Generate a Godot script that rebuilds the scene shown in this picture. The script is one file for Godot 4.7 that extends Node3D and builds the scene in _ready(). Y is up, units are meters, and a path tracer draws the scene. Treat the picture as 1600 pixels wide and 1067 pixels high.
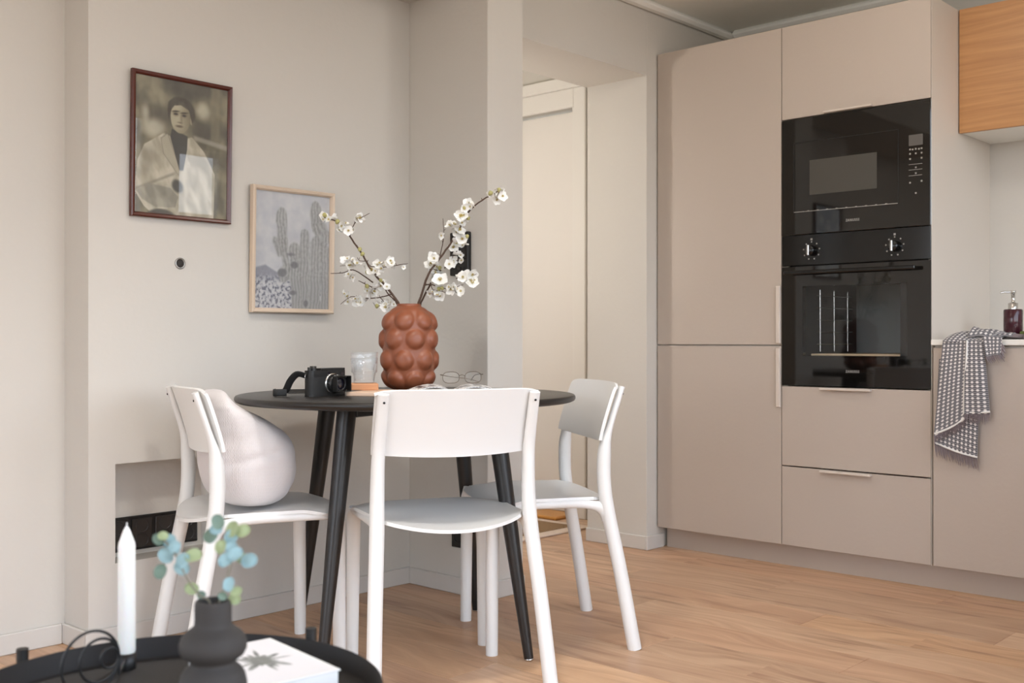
extends Node3D
# An alcove dining corner with a kitchen run; world axes follow the room: -z recedes along the left wall, +x runs along the kitchen fronts.

const EYE := Vector3(0, 0.895, 0)
const FOC := 1690.0
var yaw := atan2(1570.0, 1690.0)
var M := {}
var names := {}
var rng := RandomNumberGenerator.new()

# ---------------------------------------------------------------- pixels to places
func ray(px: float, py: float) -> Vector3:
	var X := (px - 800.0) / FOC
	return Vector3(X * cos(yaw) - sin(yaw), (533.0 - py) / FOC, -(X * sin(yaw) + cos(yaw)))
func on_z(px: float, py: float, z: float) -> Vector3:
	var r := ray(px, py)
	return EYE + r * (z / r.z)
func on_x(px: float, py: float, x: float) -> Vector3:
	var r := ray(px, py)
	return EYE + r * (x / r.x)
func on_y(px: float, py: float, y: float) -> Vector3:
	var r := ray(px, py)
	return EYE + r * ((y - EYE.y) / r.y)
func deep(px: float, py: float, d: float) -> Vector3:
	return EYE + ray(px, py) * d

# ---------------------------------------------------------------- shapes
func begin() -> SurfaceTool:
	var st := SurfaceTool.new()
	st.begin(Mesh.PRIMITIVE_TRIANGLES)
	st.set_smooth_group(-1)
	return st

func smooth(st: SurfaceTool, on := true) -> void:
	st.set_smooth_group(0 if on else -1)

func vert(st: SurfaceTool, p: Vector3, uv := Vector2.ZERO) -> void:
	st.set_uv(uv)
	st.add_vertex(p)

# a, b, c run counter-clockwise seen from outside
func tri(st: SurfaceTool, a: Vector3, b: Vector3, c: Vector3, ua := Vector2.ZERO, ub := Vector2.ZERO, uc := Vector2.ZERO) -> void:
	vert(st, a, ua)
	vert(st, c, uc)
	vert(st, b, ub)

func quad(st: SurfaceTool, a: Vector3, b: Vector3, c: Vector3, d: Vector3, ua := Vector2(0, 0), ub := Vector2(1, 0), uc := Vector2(1, 1), ud := Vector2(0, 1)) -> void:
	tri(st, a, b, c, ua, ub, uc)
	tri(st, a, c, d, ua, uc, ud)

# a face of a convex solid: turned so that it looks away from the middle
func face(st: SurfaceTool, pts: Array, mid: Vector3) -> void:
	var n: Vector3 = (pts[1] - pts[0]).cross(pts[2] - pts[0])
	if n.dot(pts[0] - mid) < 0.0:
		pts = pts.duplicate()
		pts.reverse()
	for i in range(1, pts.size() - 1):
		tri(st, pts[0], pts[i], pts[i + 1])

func box(st: SurfaceTool, lo: Vector3, hi: Vector3, b := 0.0, xf := Transform3D.IDENTITY) -> void:
	var mid := (lo + hi) / 2.0
	var h := (hi - lo) / 2.0
	b = minf(b, minf(h.x, minf(h.y, h.z)) * 0.98)
	var cm := xf * mid
	var g := func(sx: float, sy: float, sz: float, ax: int) -> Vector3:
		var v := Vector3(sx * (h.x - (0.0 if ax == 0 else b)), sy * (h.y - (0.0 if ax == 1 else b)), sz * (h.z - (0.0 if ax == 2 else b)))
		return xf * (mid + v)
	for s in [-1.0, 1.0]:
		face(st, [g.call(s, -1, -1, 0), g.call(s, 1, -1, 0), g.call(s, 1, 1, 0), g.call(s, -1, 1, 0)], cm)
		face(st, [g.call(-1, s, -1, 1), g.call(1, s, -1, 1), g.call(1, s, 1, 1), g.call(-1, s, 1, 1)], cm)
		face(st, [g.call(-1, -1, s, 2), g.call(1, -1, s, 2), g.call(1, 1, s, 2), g.call(-1, 1, s, 2)], cm)
	if b <= 0.0:
		return
	for s in [-1.0, 1.0]:
		for r in [-1.0, 1.0]:
			face(st, [g.call(s, r, -1, 0), g.call(s, r, 1, 0), g.call(s, r, 1, 1), g.call(s, r, -1, 1)], cm)
			face(st, [g.call(s, -1, r, 0), g.call(s, 1, r, 0), g.call(s, 1, r, 2), g.call(s, -1, r, 2)], cm)
			face(st, [g.call(-1, s, r, 1), g.call(1, s, r, 1), g.call(1, s, r, 2), g.call(-1, s, r, 2)], cm)
			for q in [-1.0, 1.0]:
				face(st, [g.call(s, r, q, 0), g.call(s, r, q, 1), g.call(s, r, q, 2)], cm)

# a sheet through rows of points (rows of equal length)
func sheet(st: SurfaceTool, rows: Array, uvs: Array = [], around := false, flip := false) -> void:
	smooth(st)
	for i in rows.size() - 1:
		var n: int = rows[i].size()
		for j in (n if around else n - 1):
			var k := (j + 1) % n
			var u00 := Vector2(float(j) / n, float(i) / rows.size())
			var u01 := Vector2(float(j + 1) / n, float(i) / rows.size())
			var u10 := Vector2(float(j) / n, float(i + 1) / rows.size())
			var u11 := Vector2(float(j + 1) / n, float(i + 1) / rows.size())
			if uvs:
				u00 = uvs[i][j]
				u01 = uvs[i][k]
				u10 = uvs[i + 1][j]
				u11 = uvs[i + 1][k]
			if flip:
				quad(st, rows[i][j], rows[i + 1][j], rows[i + 1][k], rows[i][k], u00, u10, u11, u01)
			else:
				quad(st, rows[i][j], rows[i][k], rows[i + 1][k], rows[i + 1][j], u00, u01, u11, u10)
	smooth(st, false)

# a sheet with thickness: offset along its own normals, with closed edges
func shell(st: SurfaceTool, rows: Array, thick: float, uvs: Array = []) -> void:
	var R := rows.size()
	var N: int = rows[0].size()
	var back := []
	for i in R:
		var row := []
		for j in N:
			var du: Vector3 = rows[i][mini(j + 1, N - 1)] - rows[i][maxi(j - 1, 0)]
			var dv: Vector3 = rows[mini(i + 1, R - 1)][j] - rows[maxi(i - 1, 0)][j]
			row.append(rows[i][j] - du.cross(dv).normalized() * thick)
		back.append(row)
	sheet(st, rows, uvs)
	sheet(st, back, uvs, false, true)
	for j in N - 1:
		quad(st, rows[0][j + 1], rows[0][j], back[0][j], back[0][j + 1])
		quad(st, rows[R - 1][j], rows[R - 1][j + 1], back[R - 1][j + 1], back[R - 1][j])
	for i in R - 1:
		quad(st, rows[i][0], rows[i + 1][0], back[i + 1][0], back[i][0])
		quad(st, rows[i + 1][N - 1], rows[i][N - 1], back[i][N - 1], back[i + 1][N - 1])

func lathe(st: SurfaceTool, prof: Array, n := 32, at := Vector3.ZERO, basis := Basis.IDENTITY) -> void:
	var rows := []
	for p in prof:
		var row := []
		for j in n:
			var a := TAU * j / n
			row.append(at + basis * Vector3(p.x * cos(a), p.y, -p.x * sin(a)))
		rows.append(row)
	sheet(st, rows, [], true)

# a tube through points, each with its radius (number or Vector2 across/along the hint)
func tube(st: SurfaceTool, pts: Array, rad, n := 10, hint := Vector3(0, 0, 1), caps := true) -> void:
	var rows := []
	var last := Vector3.ZERO
	for i in pts.size():
		var t: Vector3 = (pts[mini(i + 1, pts.size() - 1)] - pts[maxi(i - 1, 0)]).normalized()
		var e: Vector3
		if i == 0:
			e = hint - t * hint.dot(t)
			if e.length() < 0.05:
				e = Vector3(1, 0, 0) - t * t.x
			if e.length() < 0.05:
				e = Vector3(0, 1, 0) - t * t.y
		else:
			e = last - t * last.dot(t)
		e = e.normalized()
		last = e
		var f := t.cross(e)
		var r = rad[i] if rad is Array else rad
		var ra: float = r.x if r is Vector2 else r
		var rb: float = r.y if r is Vector2 else r
		var row := []
		for j in n:
			var a := TAU * j / n
			row.append(pts[i] + f * cos(a) * ra + e * sin(a) * rb)
		rows.append(row)
	sheet(st, rows, [], true)
	if caps:
		for end in [0, pts.size() - 1]:
			for j in range(1, n - 1):
				if end == 0:
					tri(st, rows[0][0], rows[0][j + 1], rows[0][j])
				else:
					tri(st, rows[end][0], rows[end][j], rows[end][j + 1])

func curve(pts: Array, steps: int) -> Array:
	var out := []
	for i in pts.size() - 1:
		var a = pts[maxi(i - 1, 0)]
		var b = pts[i]
		var c = pts[i + 1]
		var d = pts[mini(i + 2, pts.size() - 1)]
		for s in steps:
			var t := float(s) / steps
			out.append(0.5 * ((2.0 * b) + (c - a) * t + (2.0 * a - 5.0 * b + 4.0 * c - d) * t * t + (3.0 * b - a - 3.0 * c + d) * t * t * t))
	out.append(pts[pts.size() - 1])
	return out

func ring(st: SurfaceTool, at: Vector3, ax: Vector3, ay: Vector3, R: float, r: float, n := 40, m := 8) -> void:
	var rows := []
	for i in n + 1:
		var a := TAU * i / n
		var o := ax * cos(a) + ay * sin(a)
		var nn := ax.cross(ay)
		var row := []
		for j in m:
			var b := TAU * j / m
			row.append(at + o * (R + r * cos(b)) + nn * r * sin(b))
		rows.append(row)
	sheet(st, rows, [], true)

# ---------------------------------------------------------------- objects
func numbered(called: String) -> String:
	var n: int = names.get(called, 0)
	names[called] = n + 1
	return called if n == 0 else "%s_%03d" % [called, n]

func obj(called: String, st: SurfaceTool, m: Material, parent: Node = self) -> MeshInstance3D:
	st.generate_normals()
	st.index()
	var o := MeshInstance3D.new()
	o.mesh = st.commit()
	o.material_override = m
	o.name = numbered(called) if parent == self else called
	parent.add_child(o, true)
	return o

func inst(called: String, mesh: Mesh, m: Material, parent: Node, xf: Transform3D) -> MeshInstance3D:
	var o := MeshInstance3D.new()
	o.mesh = mesh
	o.material_override = m
	o.name = called
	o.transform = xf
	parent.add_child(o, true)
	return o

func made(st: SurfaceTool) -> ArrayMesh:
	st.generate_normals()
	st.index()
	return st.commit()

func tag(o: Node, label: String, category: String, group := "") -> Node:
	o.set_meta("label", label)
	o.set_meta("category", category)
	if group:
		o.set_meta("group", group)
	return o

func thing(called: String, label: String, category: String, at := Vector3.ZERO, turn := 0.0, group := "") -> Node3D:
	var o := Node3D.new()
	o.name = numbered(called)
	add_child(o)
	o.position = at
	o.rotation.y = turn
	tag(o, label, category, group)
	return o

func struct(called: String, st: SurfaceTool, m: Material, parent: Node = self) -> MeshInstance3D:
	var o := obj(called, st, m, parent)
	if parent == self:
		o.set_meta("kind", "structure")
	return o

func slab(called: String, lo: Vector3, hi: Vector3, m: Material, parent: Node = self, b := 0.0) -> MeshInstance3D:
	var st := begin()
	box(st, lo, hi, b)
	return struct(called, st, m, parent)

func block(called: String, lo: Vector3, hi: Vector3, m: Material, parent: Node, b := 0.002) -> MeshInstance3D:
	var st := begin()
	box(st, lo, hi, b)
	return obj(called, st, m, parent)

# ---------------------------------------------------------------- materials
func mat(c: Color, rough := 0.6, metal := 0.0, spec := 0.5) -> StandardMaterial3D:
	var m := StandardMaterial3D.new()
	m.albedo_color = c
	m.roughness = rough
	m.metallic = metal
	m.metallic_specular = spec
	return m

func c8(r: int, g: int, b: int, a := 255) -> Color:
	return Color8(r, g, b, a)

func relief(m: StandardMaterial3D, freq: float, scale: float, amount: float, seed_ := 1, world := true) -> StandardMaterial3D:
	var n := FastNoiseLite.new()
	n.seed = seed_
	n.frequency = freq
	n.fractal_octaves = 3
	var t := NoiseTexture2D.new()
	t.width = 256
	t.height = 256
	t.seamless = true
	t.noise = n
	t.as_normal_map = true
	t.bump_strength = 4.0
	m.normal_enabled = true
	m.normal_texture = t
	m.normal_scale = amount
	m.uv1_triplanar = true
	m.uv1_world_triplanar = world
	m.uv1_scale = Vector3.ONE * scale
	return m

func tex(img: Image) -> ImageTexture:
	return ImageTexture.create_from_image(img)

func wood_image(w: int, h: int, light: Color, dark: Color, streak: Color, seed_: int, fx: float, fy: float, knots: float, swirl := 2.2) -> Image:
	var img := Image.create_empty(w, h, false, Image.FORMAT_RGB8)
	var a := FastNoiseLite.new()
	a.seed = seed_
	a.frequency = 1.0
	a.fractal_octaves = 4
	var b := FastNoiseLite.new()
	b.seed = seed_ + 7
	b.frequency = 1.0
	b.fractal_octaves = 2
	for y in h:
		for x in w:
			var u := x * fx
			var v := y * fy
			var wob := b.get_noise_2d(u * 0.6, v * 0.35)
			var g := a.get_noise_2d(u * 0.5, v * 2.4 + wob * swirl)
			var f := a.get_noise_2d(u * 2.6 + 91.0, v * 14.0)
			var k := b.get_noise_2d(u * 0.9 + 40.0, v * 1.7 - 13.0)
			var t := clampf(0.5 + 0.75 * g + 0.22 * f, 0.0, 1.0)
			var c := dark.lerp(light, t)
			c = c.lerp(streak, clampf((k - 0.34) * 3.2, 0.0, 1.0) * knots * clampf(0.55 + f, 0.0, 1.0))
			img.set_pixel(x, y, c)
	img.generate_mipmaps()
	return img

func materials() -> void:
	M.wall = relief(mat(c8(210, 205, 197), 0.85, 0.0, 0.35), 0.05, 3.0, 0.06, 3)
	M.skirting = mat(c8(209, 204, 197), 0.55)
	M.ceiling = mat(c8(240, 238, 230), 0.9, 0.0, 0.3)
	M.cornice = mat(c8(244, 242, 236), 0.6)
	M.front = relief(mat(c8(188, 175, 163), 0.5, 0.0, 0.45), 0.09, 2.0, 0.03, 9)
	M.carcass = mat(c8(222, 212, 200), 0.5)
	M.handle = mat(c8(212, 200, 188), 0.42)
	M.plinth = mat(c8(188, 175, 163), 0.5)
	M.gap = mat(c8(60, 50, 42), 0.8)
	M.worktop = mat(c8(236, 232, 224), 0.3)
	M.white = mat(c8(233, 232, 229), 0.38)
	M.white_gloss = mat(c8(235, 231, 225), 0.3)
	M.door = mat(c8(234, 229, 223), 0.45)
	M.black_wood = mat(c8(31, 28, 26), 0.36)
	var grain := FastNoiseLite.new()
	grain.seed = 5
	grain.frequency = 0.02
	M.black_metal = mat(c8(26, 24, 23), 0.42, 0.0, 0.5)
	M.tray = mat(c8(31, 28, 27), 0.6, 0.0, 0.4)
	M.black = mat(c8(20, 19, 18), 0.45)
	M.black_gloss = mat(c8(12, 12, 12), 0.12)
	M.appliance_glass = mat(c8(14, 13, 12), 0.04, 0.0, 0.6)
	M.chrome = mat(c8(205, 203, 200), 0.18, 1.0)
	M.steel = mat(c8(170, 168, 165), 0.3, 1.0)
	M.grey_print = mat(c8(150, 147, 142), 0.5)
	M.display = mat(c8(92, 88, 84), 0.25)
	M.glass = mat(Color(1, 1, 1, 0.04), 0.0)
	M.glass.transparency = BaseMaterial3D.TRANSPARENCY_ALPHA
	M.dark_glass = mat(Color(0.03, 0.03, 0.03, 0.10), 0.02)
	M.dark_glass.transparency = BaseMaterial3D.TRANSPARENCY_ALPHA
	M.tumbler = mat(Color(0.86, 0.92, 0.96, 0.045), 0.0)
	M.tumbler.transparency = BaseMaterial3D.TRANSPARENCY_ALPHA
	M.enamel = mat(c8(126, 134, 136), 0.35)
	M.pan_reflection = mat(c8(214, 190, 156), 0.45)  # beige of a reflected pale band, put into the oven pan
	M.terracotta = mat(c8(140, 80, 54), 0.38)
	M.terracotta = relief(M.terracotta, 0.08, 14.0, 0.05, 12, false)
	M.bark = relief(mat(c8(86, 66, 54), 0.8), 0.1, 60.0, 0.4, 4, false)
	M.petal = mat(c8(246, 245, 241), 0.6)
	M.petal.backlight_enabled = true
	M.petal.backlight = Color(0.35, 0.34, 0.31)
	M.sepal = mat(c8(170, 164, 106), 0.6)
	M.stamen = mat(c8(198, 178, 104), 0.7)
	M.wood_block = relief(mat(c8(205, 148, 105), 0.6), 0.06, 12.0, 0.1, 31)
	M.peach = mat(c8(222, 190, 164), 0.6)
	M.paper = mat(c8(238, 236, 232), 0.7)
	M.ink = mat(c8(44, 42, 44), 0.6)
	M.wire = mat(c8(112, 100, 88), 0.32, 0.85)
	M.cushion = mat(c8(220, 214, 211), 0.9, 0.0, 0.25)
	M.cushion.rim_enabled = true
	M.cushion.rim = 0.3
	M.candle = mat(c8(244, 241, 235), 0.45)
	M.candle.subsurf_scatter_enabled = true
	M.candle.subsurf_scatter_strength = 0.2
	M.clay = relief(mat(c8(56, 52, 49), 0.75), 0.12, 20.0, 0.15, 8, false)
	M.leaf_blue = mat(c8(150, 182, 186), 0.6)
	M.leaf_green = mat(c8(160, 172, 128), 0.6)
	M.leaf_dark = mat(c8(112, 134, 118), 0.6)
	for k in ["leaf_blue", "leaf_green", "leaf_dark"]:
		M[k].backlight_enabled = true
		M[k].backlight = Color(0.2, 0.22, 0.18)
	M.stem = mat(c8(128, 122, 104), 0.7)
	M.burgundy = mat(c8(66, 30, 38), 0.12)
	M.sponge = relief(mat(c8(92, 104, 52), 0.9), 0.2, 40.0, 0.6, 44)
	M.mahogany = relief(mat(c8(84, 38, 28), 0.22), 0.06, 20.0, 0.06, 51, false)
	M.pale_wood = relief(mat(c8(214, 194, 172), 0.5), 0.06, 20.0, 0.06, 52, false)
	M.rug_border = relief(mat(c8(226, 206, 188), 0.95), 0.2, 40.0, 0.5, 53)
	M.rug = relief(mat(c8(158, 128, 96), 0.95), 0.2, 40.0, 0.7, 54)
	M.threshold = relief(mat(c8(206, 146, 72), 0.4), 0.05, 12.0, 0.1, 55)
	M.leather = relief(mat(c8(30, 29, 28), 0.6), 0.25, 60.0, 0.35, 61, false)
	M.camera_metal = mat(c8(38, 37, 36), 0.38, 0.3)
	M.lens_glass = mat(c8(18, 16, 28), 0.03, 0.0, 0.9)
	M.lamp_glass = mat(c8(250, 244, 232), 0.4)
	M.lamp_glass.emission_enabled = true
	M.lamp_glass.emission = Color(1.0, 0.86, 0.68)
	M.lamp_glass.emission_energy_multiplier = 1.0
	# oak boards of the floor, three tones of the same print
	var fl := wood_image(1024, 512, c8(218, 184, 152), c8(192, 154, 124), c8(142, 104, 80), 21, 0.0055, 0.0110, 0.6)
	var ft := tex(fl)
	for k in 4:
		var m := mat([c8(255, 255, 255), c8(246, 240, 238), c8(255, 249, 240), c8(240, 238, 238)][k], 0.42, 0.0, 0.4)
		m.albedo_texture = ft
		M["oak_floor_%d" % k] = m
	var ok := tex(wood_image(512, 256, c8(198, 146, 94), c8(178, 126, 78), c8(158, 108, 66), 77, 0.0062, 0.034, 0.3, 0.5))
	M.oak = mat(Color.WHITE, 0.45)
	M.oak.albedo_texture = ok

# ---------------------------------------------------------------- camera, sky, light
func setting() -> void:
	var cam := Camera3D.new()
	cam.position = EYE
	cam.rotation.y = yaw
	cam.fov = rad_to_deg(2.0 * atan(533.5 / FOC))
	var lens := CameraAttributesPhysical.new()
	lens.frustum_focal_length = 12.0 * FOC / 533.5
	lens.frustum_focus_distance = 3.05
	lens.frustum_near = 0.05
	lens.frustum_far = 100.0
	lens.exposure_aperture = 7.1
	cam.attributes = lens
	add_child(cam)
	cam.current = true
	var sky_m := ProceduralSkyMaterial.new()
	sky_m.sky_top_color = Color(0.80, 0.87, 0.97)
	sky_m.sky_horizon_color = Color(0.97, 0.98, 0.985)
	sky_m.ground_horizon_color = Color(0.46, 0.46, 0.45)
	sky_m.ground_bottom_color = Color(0.38, 0.38, 0.37)
	sky_m.sky_energy_multiplier = 1.0
	var sky := Sky.new()
	sky.sky_material = sky_m
	var env := Environment.new()
	env.background_mode = Environment.BG_SKY
	env.sky = sky
	env.background_energy_multiplier = 4.0
	env.tonemap_mode = Environment.TONE_MAPPER_LINEAR
	env.tonemap_exposure = 1.5
	env.sdfgi_enabled = true
	env.ssao_enabled = true
	env.ssil_enabled = true
	var we := WorldEnvironment.new()
	we.environment = env
	add_child(we)

# ---------------------------------------------------------------- room
const X_L := -3.015
const X_REC := -3.165
const Z_ALC := -2.685
const X_PIL := -2.609
const Z_PILB := -2.866
const X_HEAD := -2.737
const X_HALL := -3.065
const Z_JAMB := -3.796
const Z_BACK := -4.45
const Z_DOOR := -4.24
const H_C := 2.345
const H_SOF := 2.15
const X_R := 0.8
const Z_N := 2.4

func wall_with_holes_x(called: String, x0: float, x1: float, z0: float, z1: float, holes: Array) -> void:
	# holes: [za, zb, ya, yb], apart along z, sorted
	var st := begin()
	var z := z0
	for h in holes:
		box(st, Vector3(x0, 0, z), Vector3(x1, H_C, h[0]))
		box(st, Vector3(x0, 0, h[0]), Vector3(x1, h[2], h[1]))
		box(st, Vector3(x0, h[3], h[0]), Vector3(x1, H_C, h[1]))
		z = h[1]
	box(st, Vector3(x0, 0, z), Vector3(x1, H_C, z1))
	struct(called, st, M.wall)

func window(called: String, lo: Vector3, hi: Vector3, along_z: bool, bars: Array) -> void:
	# a frame round the hole with a pane in each light
	var st := begin()
	var w := 0.045
	var a := Vector3(0, 0, 1) if along_z else Vector3(1, 0, 0)
	var L := (hi - lo).dot(a)
	var t := Vector3(hi.x - lo.x, 0, 0) if along_z else Vector3(0, 0, hi.z - lo.z)
	box(st, lo, lo + t + a * L + Vector3(0, w, 0), 0.004)
	box(st, Vector3(lo.x, hi.y - w, lo.z), hi, 0.004)
	var stops := [0.0] + bars + [L - w]
	for s in stops:
		var p: Vector3 = lo + a * s
		box(st, p + Vector3(0, w, 0), p + a * w + t + Vector3(0, hi.y - lo.y - w, 0), 0.004)
	var o := struct(called, st, M.white_gloss)
	for i in stops.size() - 1:
		var g := begin()
		var p0: Vector3 = lo + a * (stops[i] + w) + t * 0.5
		var p1: Vector3 = lo + a * stops[i + 1] + t * 0.5
		var y0 := lo.y + w
		var y1 := hi.y - w
		quad(g, Vector3(p0.x, y0, p0.z), Vector3(p1.x, y0, p1.z), Vector3(p1.x, y1, p1.z), Vector3(p0.x, y1, p0.z))
		obj("pane", g, M.glass, o)

func room() -> void:
	# floor: boards along x
	var base := slab("floor", Vector3(-4.9, -0.06, -4.65), Vector3(1.0, -0.013, 2.6), M.gap)
	var W := 0.188
	var L := 1.38
	var variants := []
	for v in 10:
		var st := begin()
		box(st, Vector3(0, -0.012, 0), Vector3(L - 0.0008, 0.0, W - 0.0008), 0.0006)
		var mesh := made(st)
		var mdt := MeshDataTool.new()
		mdt.create_from_surface(mesh, 0)
		var off := Vector2(0.137 * v * 3.0, 0.25 * (v % 4) + 0.031 * v)
		for i in mdt.get_vertex_count():
			var p := mdt.get_vertex(i)
			mdt.set_vertex_uv(i, Vector2(p.x / 2.9, p.z / 0.752) + off)
		mesh.clear_surfaces()
		mdt.commit_to_surface(mesh)
		variants.append(mesh)
	var row := 0
	var z := -4.62
	while z < 2.5:
		var x := -4.85 - fmod(row * 0.53, L)
		while x < 0.9:
			if not (z > -2.9 and x + L < -3.25):
				inst("plank", variants[rng.randi() % 10], M["oak_floor_%d" % (rng.randi() % 4)], base, Transform3D(Basis.IDENTITY, Vector3(x, 0, z)))
			x += L
		z += W
		row += 1
	# left wall with the socket niche
	var nz0 := -1.87
	var nz1 := -1.534
	var ny0 := 0.243
	var ny1 := 0.535
	var st := begin()
	box(st, Vector3(-3.4, 0, Z_PILB), Vector3(X_L, H_C, nz0))
	box(st, Vector3(-3.4, 0, nz1), Vector3(X_L, H_C, -1.452))
	box(st, Vector3(-3.4, 0, nz0), Vector3(X_L, ny0, nz1))
	box(st, Vector3(-3.4, ny1, nz0), Vector3(X_L, H_C, nz1))
	box(st, Vector3(-3.4, ny0, nz0), Vector3(X_L - 0.09, ny1, nz1))
	struct("wall_left", st, M.wall)
	wall_with_holes_x("wall_left_recess", -3.4, X_REC, -1.452, 2.6, [[0.4, 2.1, 0.2, 2.25]])
	slab("wall_alcove", Vector3(X_L, 0, Z_PILB), Vector3(X_PIL, H_C, Z_ALC), M.wall, self, 0.002)
	slab("wall_header", Vector3(X_HALL, 2.037, Z_JAMB), Vector3(X_HEAD, H_C, Z_PILB), M.wall)
	slab("wall_kitchen_side", Vector3(X_HALL, 0, -4.65), Vector3(X_HEAD, H_C, Z_JAMB), M.wall, self, 0.002)
	slab("wall_back", Vector3(X_HEAD, 0, -4.65), Vector3(1.0, H_C, Z_BACK), M.wall)
	st = begin()
	box(st, Vector3(-4.9, 0, -4.65), Vector3(-4.42, H_C, Z_DOOR))
	box(st, Vector3(-3.5, 0, -4.65), Vector3(X_HALL, H_C, Z_DOOR))
	box(st, Vector3(-4.42, 2.085, -4.65), Vector3(-3.5, H_C, Z_DOOR))
	struct("wall_hall_end", st, M.wall)
	slab("wall_hall_left", Vector3(-4.9, 0, Z_DOOR), Vector3(-4.7, H_C, -2.7), M.wall)
	slab("wall_hall_near", Vector3(-4.7, 0, Z_PILB), Vector3(-3.4, H_C, -2.7), M.wall)
	wall_with_holes_x("wall_right", X_R, 1.0, -4.65, 2.6, [[-4.295, -3.895, 1.60, 2.10], [-3.7, 0.6, 0.08, 2.3]])
	st = begin()
	box(st, Vector3(X_REC, 0, Z_N), Vector3(-2.4, H_C, 2.6))
	box(st, Vector3(0.2, 0, Z_N), Vector3(X_R, H_C, 2.6))
	box(st, Vector3(-2.4, 0, Z_N), Vector3(0.2, 0.2, 2.6))
	box(st, Vector3(-2.4, 2.25, Z_N), Vector3(0.2, H_C, 2.6))
	struct("wall_behind", st, M.wall)
	window("window_1", Vector3(0.84, 1.60, -4.295), Vector3(0.90, 2.10, -3.895), true, [])
	window("window_2", Vector3(0.84, 0.08, -3.7), Vector3(0.90, 2.3, 0.6), true, [0.83, 1.68, 2.53, 3.4])
	window("window_3", Vector3(-2.4, 0.2, 2.44), Vector3(0.2, 2.25, 2.50), false, [0.83, 1.7])
	window("window_4", Vector3(-3.34, 0.2, 0.4), Vector3(-3.28, 2.25, 2.1), true, [0.83])  # unseen window added behind left, to fill shaded sides
	slab("ceiling", Vector3(-4.9, H_C, -4.65), Vector3(1.0, H_C + 0.12, 2.6), M.ceiling)
	slab("ceiling_soffit", Vector3(X_REC, H_SOF, Z_ALC), Vector3(X_PIL, H_C, -0.4), M.wall)
	# skirting boards
	var sk := func(called: String, lo: Vector3, hi: Vector3) -> void: slab(called, lo, hi, M.skirting, self, 0.003)
	sk.call("baseboard_left", Vector3(X_L, 0, Z_ALC), Vector3(X_L + 0.012, 0.06, -1.44))
	sk.call("baseboard_left_recess", Vector3(X_REC, 0, -1.44), Vector3(X_REC + 0.012, 0.06, Z_N))
	sk.call("baseboard_left_return", Vector3(X_REC, 0, -1.452), Vector3(X_L, 0.06, -1.44))
	sk.call("baseboard_alcove", Vector3(X_L + 0.012, 0, Z_ALC), Vector3(X_PIL, 0.06, Z_ALC + 0.012))
	sk.call("baseboard_pillar", Vector3(X_PIL, 0, Z_PILB), Vector3(X_PIL + 0.012, 0.06, Z_ALC + 0.012))
	sk.call("baseboard_jamb", Vector3(X_HALL, 0, Z_JAMB), Vector3(X_HEAD, 0.06, Z_JAMB + 0.012))
	sk.call("baseboard_kitchen", Vector3(X_HEAD, 0, -3.91), Vector3(X_HEAD + 0.012, 0.06, Z_JAMB + 0.012))
	# white cornice of the kitchen ceiling
	slab("trim_1", Vector3(X_HEAD, H_C - 0.034, -4.45), Vector3(X_HEAD + 0.05, H_C, Z_PILB), M.cornice, self, 0.012)
	slab("trim_2", Vector3(X_HEAD + 0.05, H_C - 0.034, -4.45), Vector3(X_R, H_C, -4.39), M.cornice, self, 0.012)
	# hall door with casing
	var d := slab("door_1", Vector3(-4.40, 0.02, -4.30), Vector3(-3.52, 2.07, -4.265), M.door, self, 0.003)
	st = begin()
	tube(st, [Vector3(-4.31, 1.0, -4.265), Vector3(-4.31, 1.0, -4.22), Vector3(-4.20, 1.0, -4.215)], 0.009, 8)
	obj("door_handle", st, M.steel, d)
	st = begin()
	box(st, Vector3(-3.515, 0, -4.31), Vector3(-3.5, 2.085, -4.235))
	box(st, Vector3(-3.50, 0, Z_DOOR), Vector3(-3.425, 2.18, Z_DOOR + 0.016), 0.003)
	box(st, Vector3(-4.49, 0, Z_DOOR), Vector3(-4.42, 2.18, Z_DOOR + 0.016), 0.003)
	box(st, Vector3(-4.42, 2.085, Z_DOOR), Vector3(-3.50, 2.18, Z_DOOR + 0.016), 0.003)
	box(st, Vector3(-4.49, 2.18, Z_DOOR), Vector3(-3.425, 2.24, Z_DOOR + 0.03), 0.004)
	struct("trim_3", st, M.white_gloss)
	slab("trim_4", Vector3(-4.42, 0.0005, -4.30), Vector3(-3.515, 0.018, -4.10), M.threshold, self, 0.005)

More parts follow.
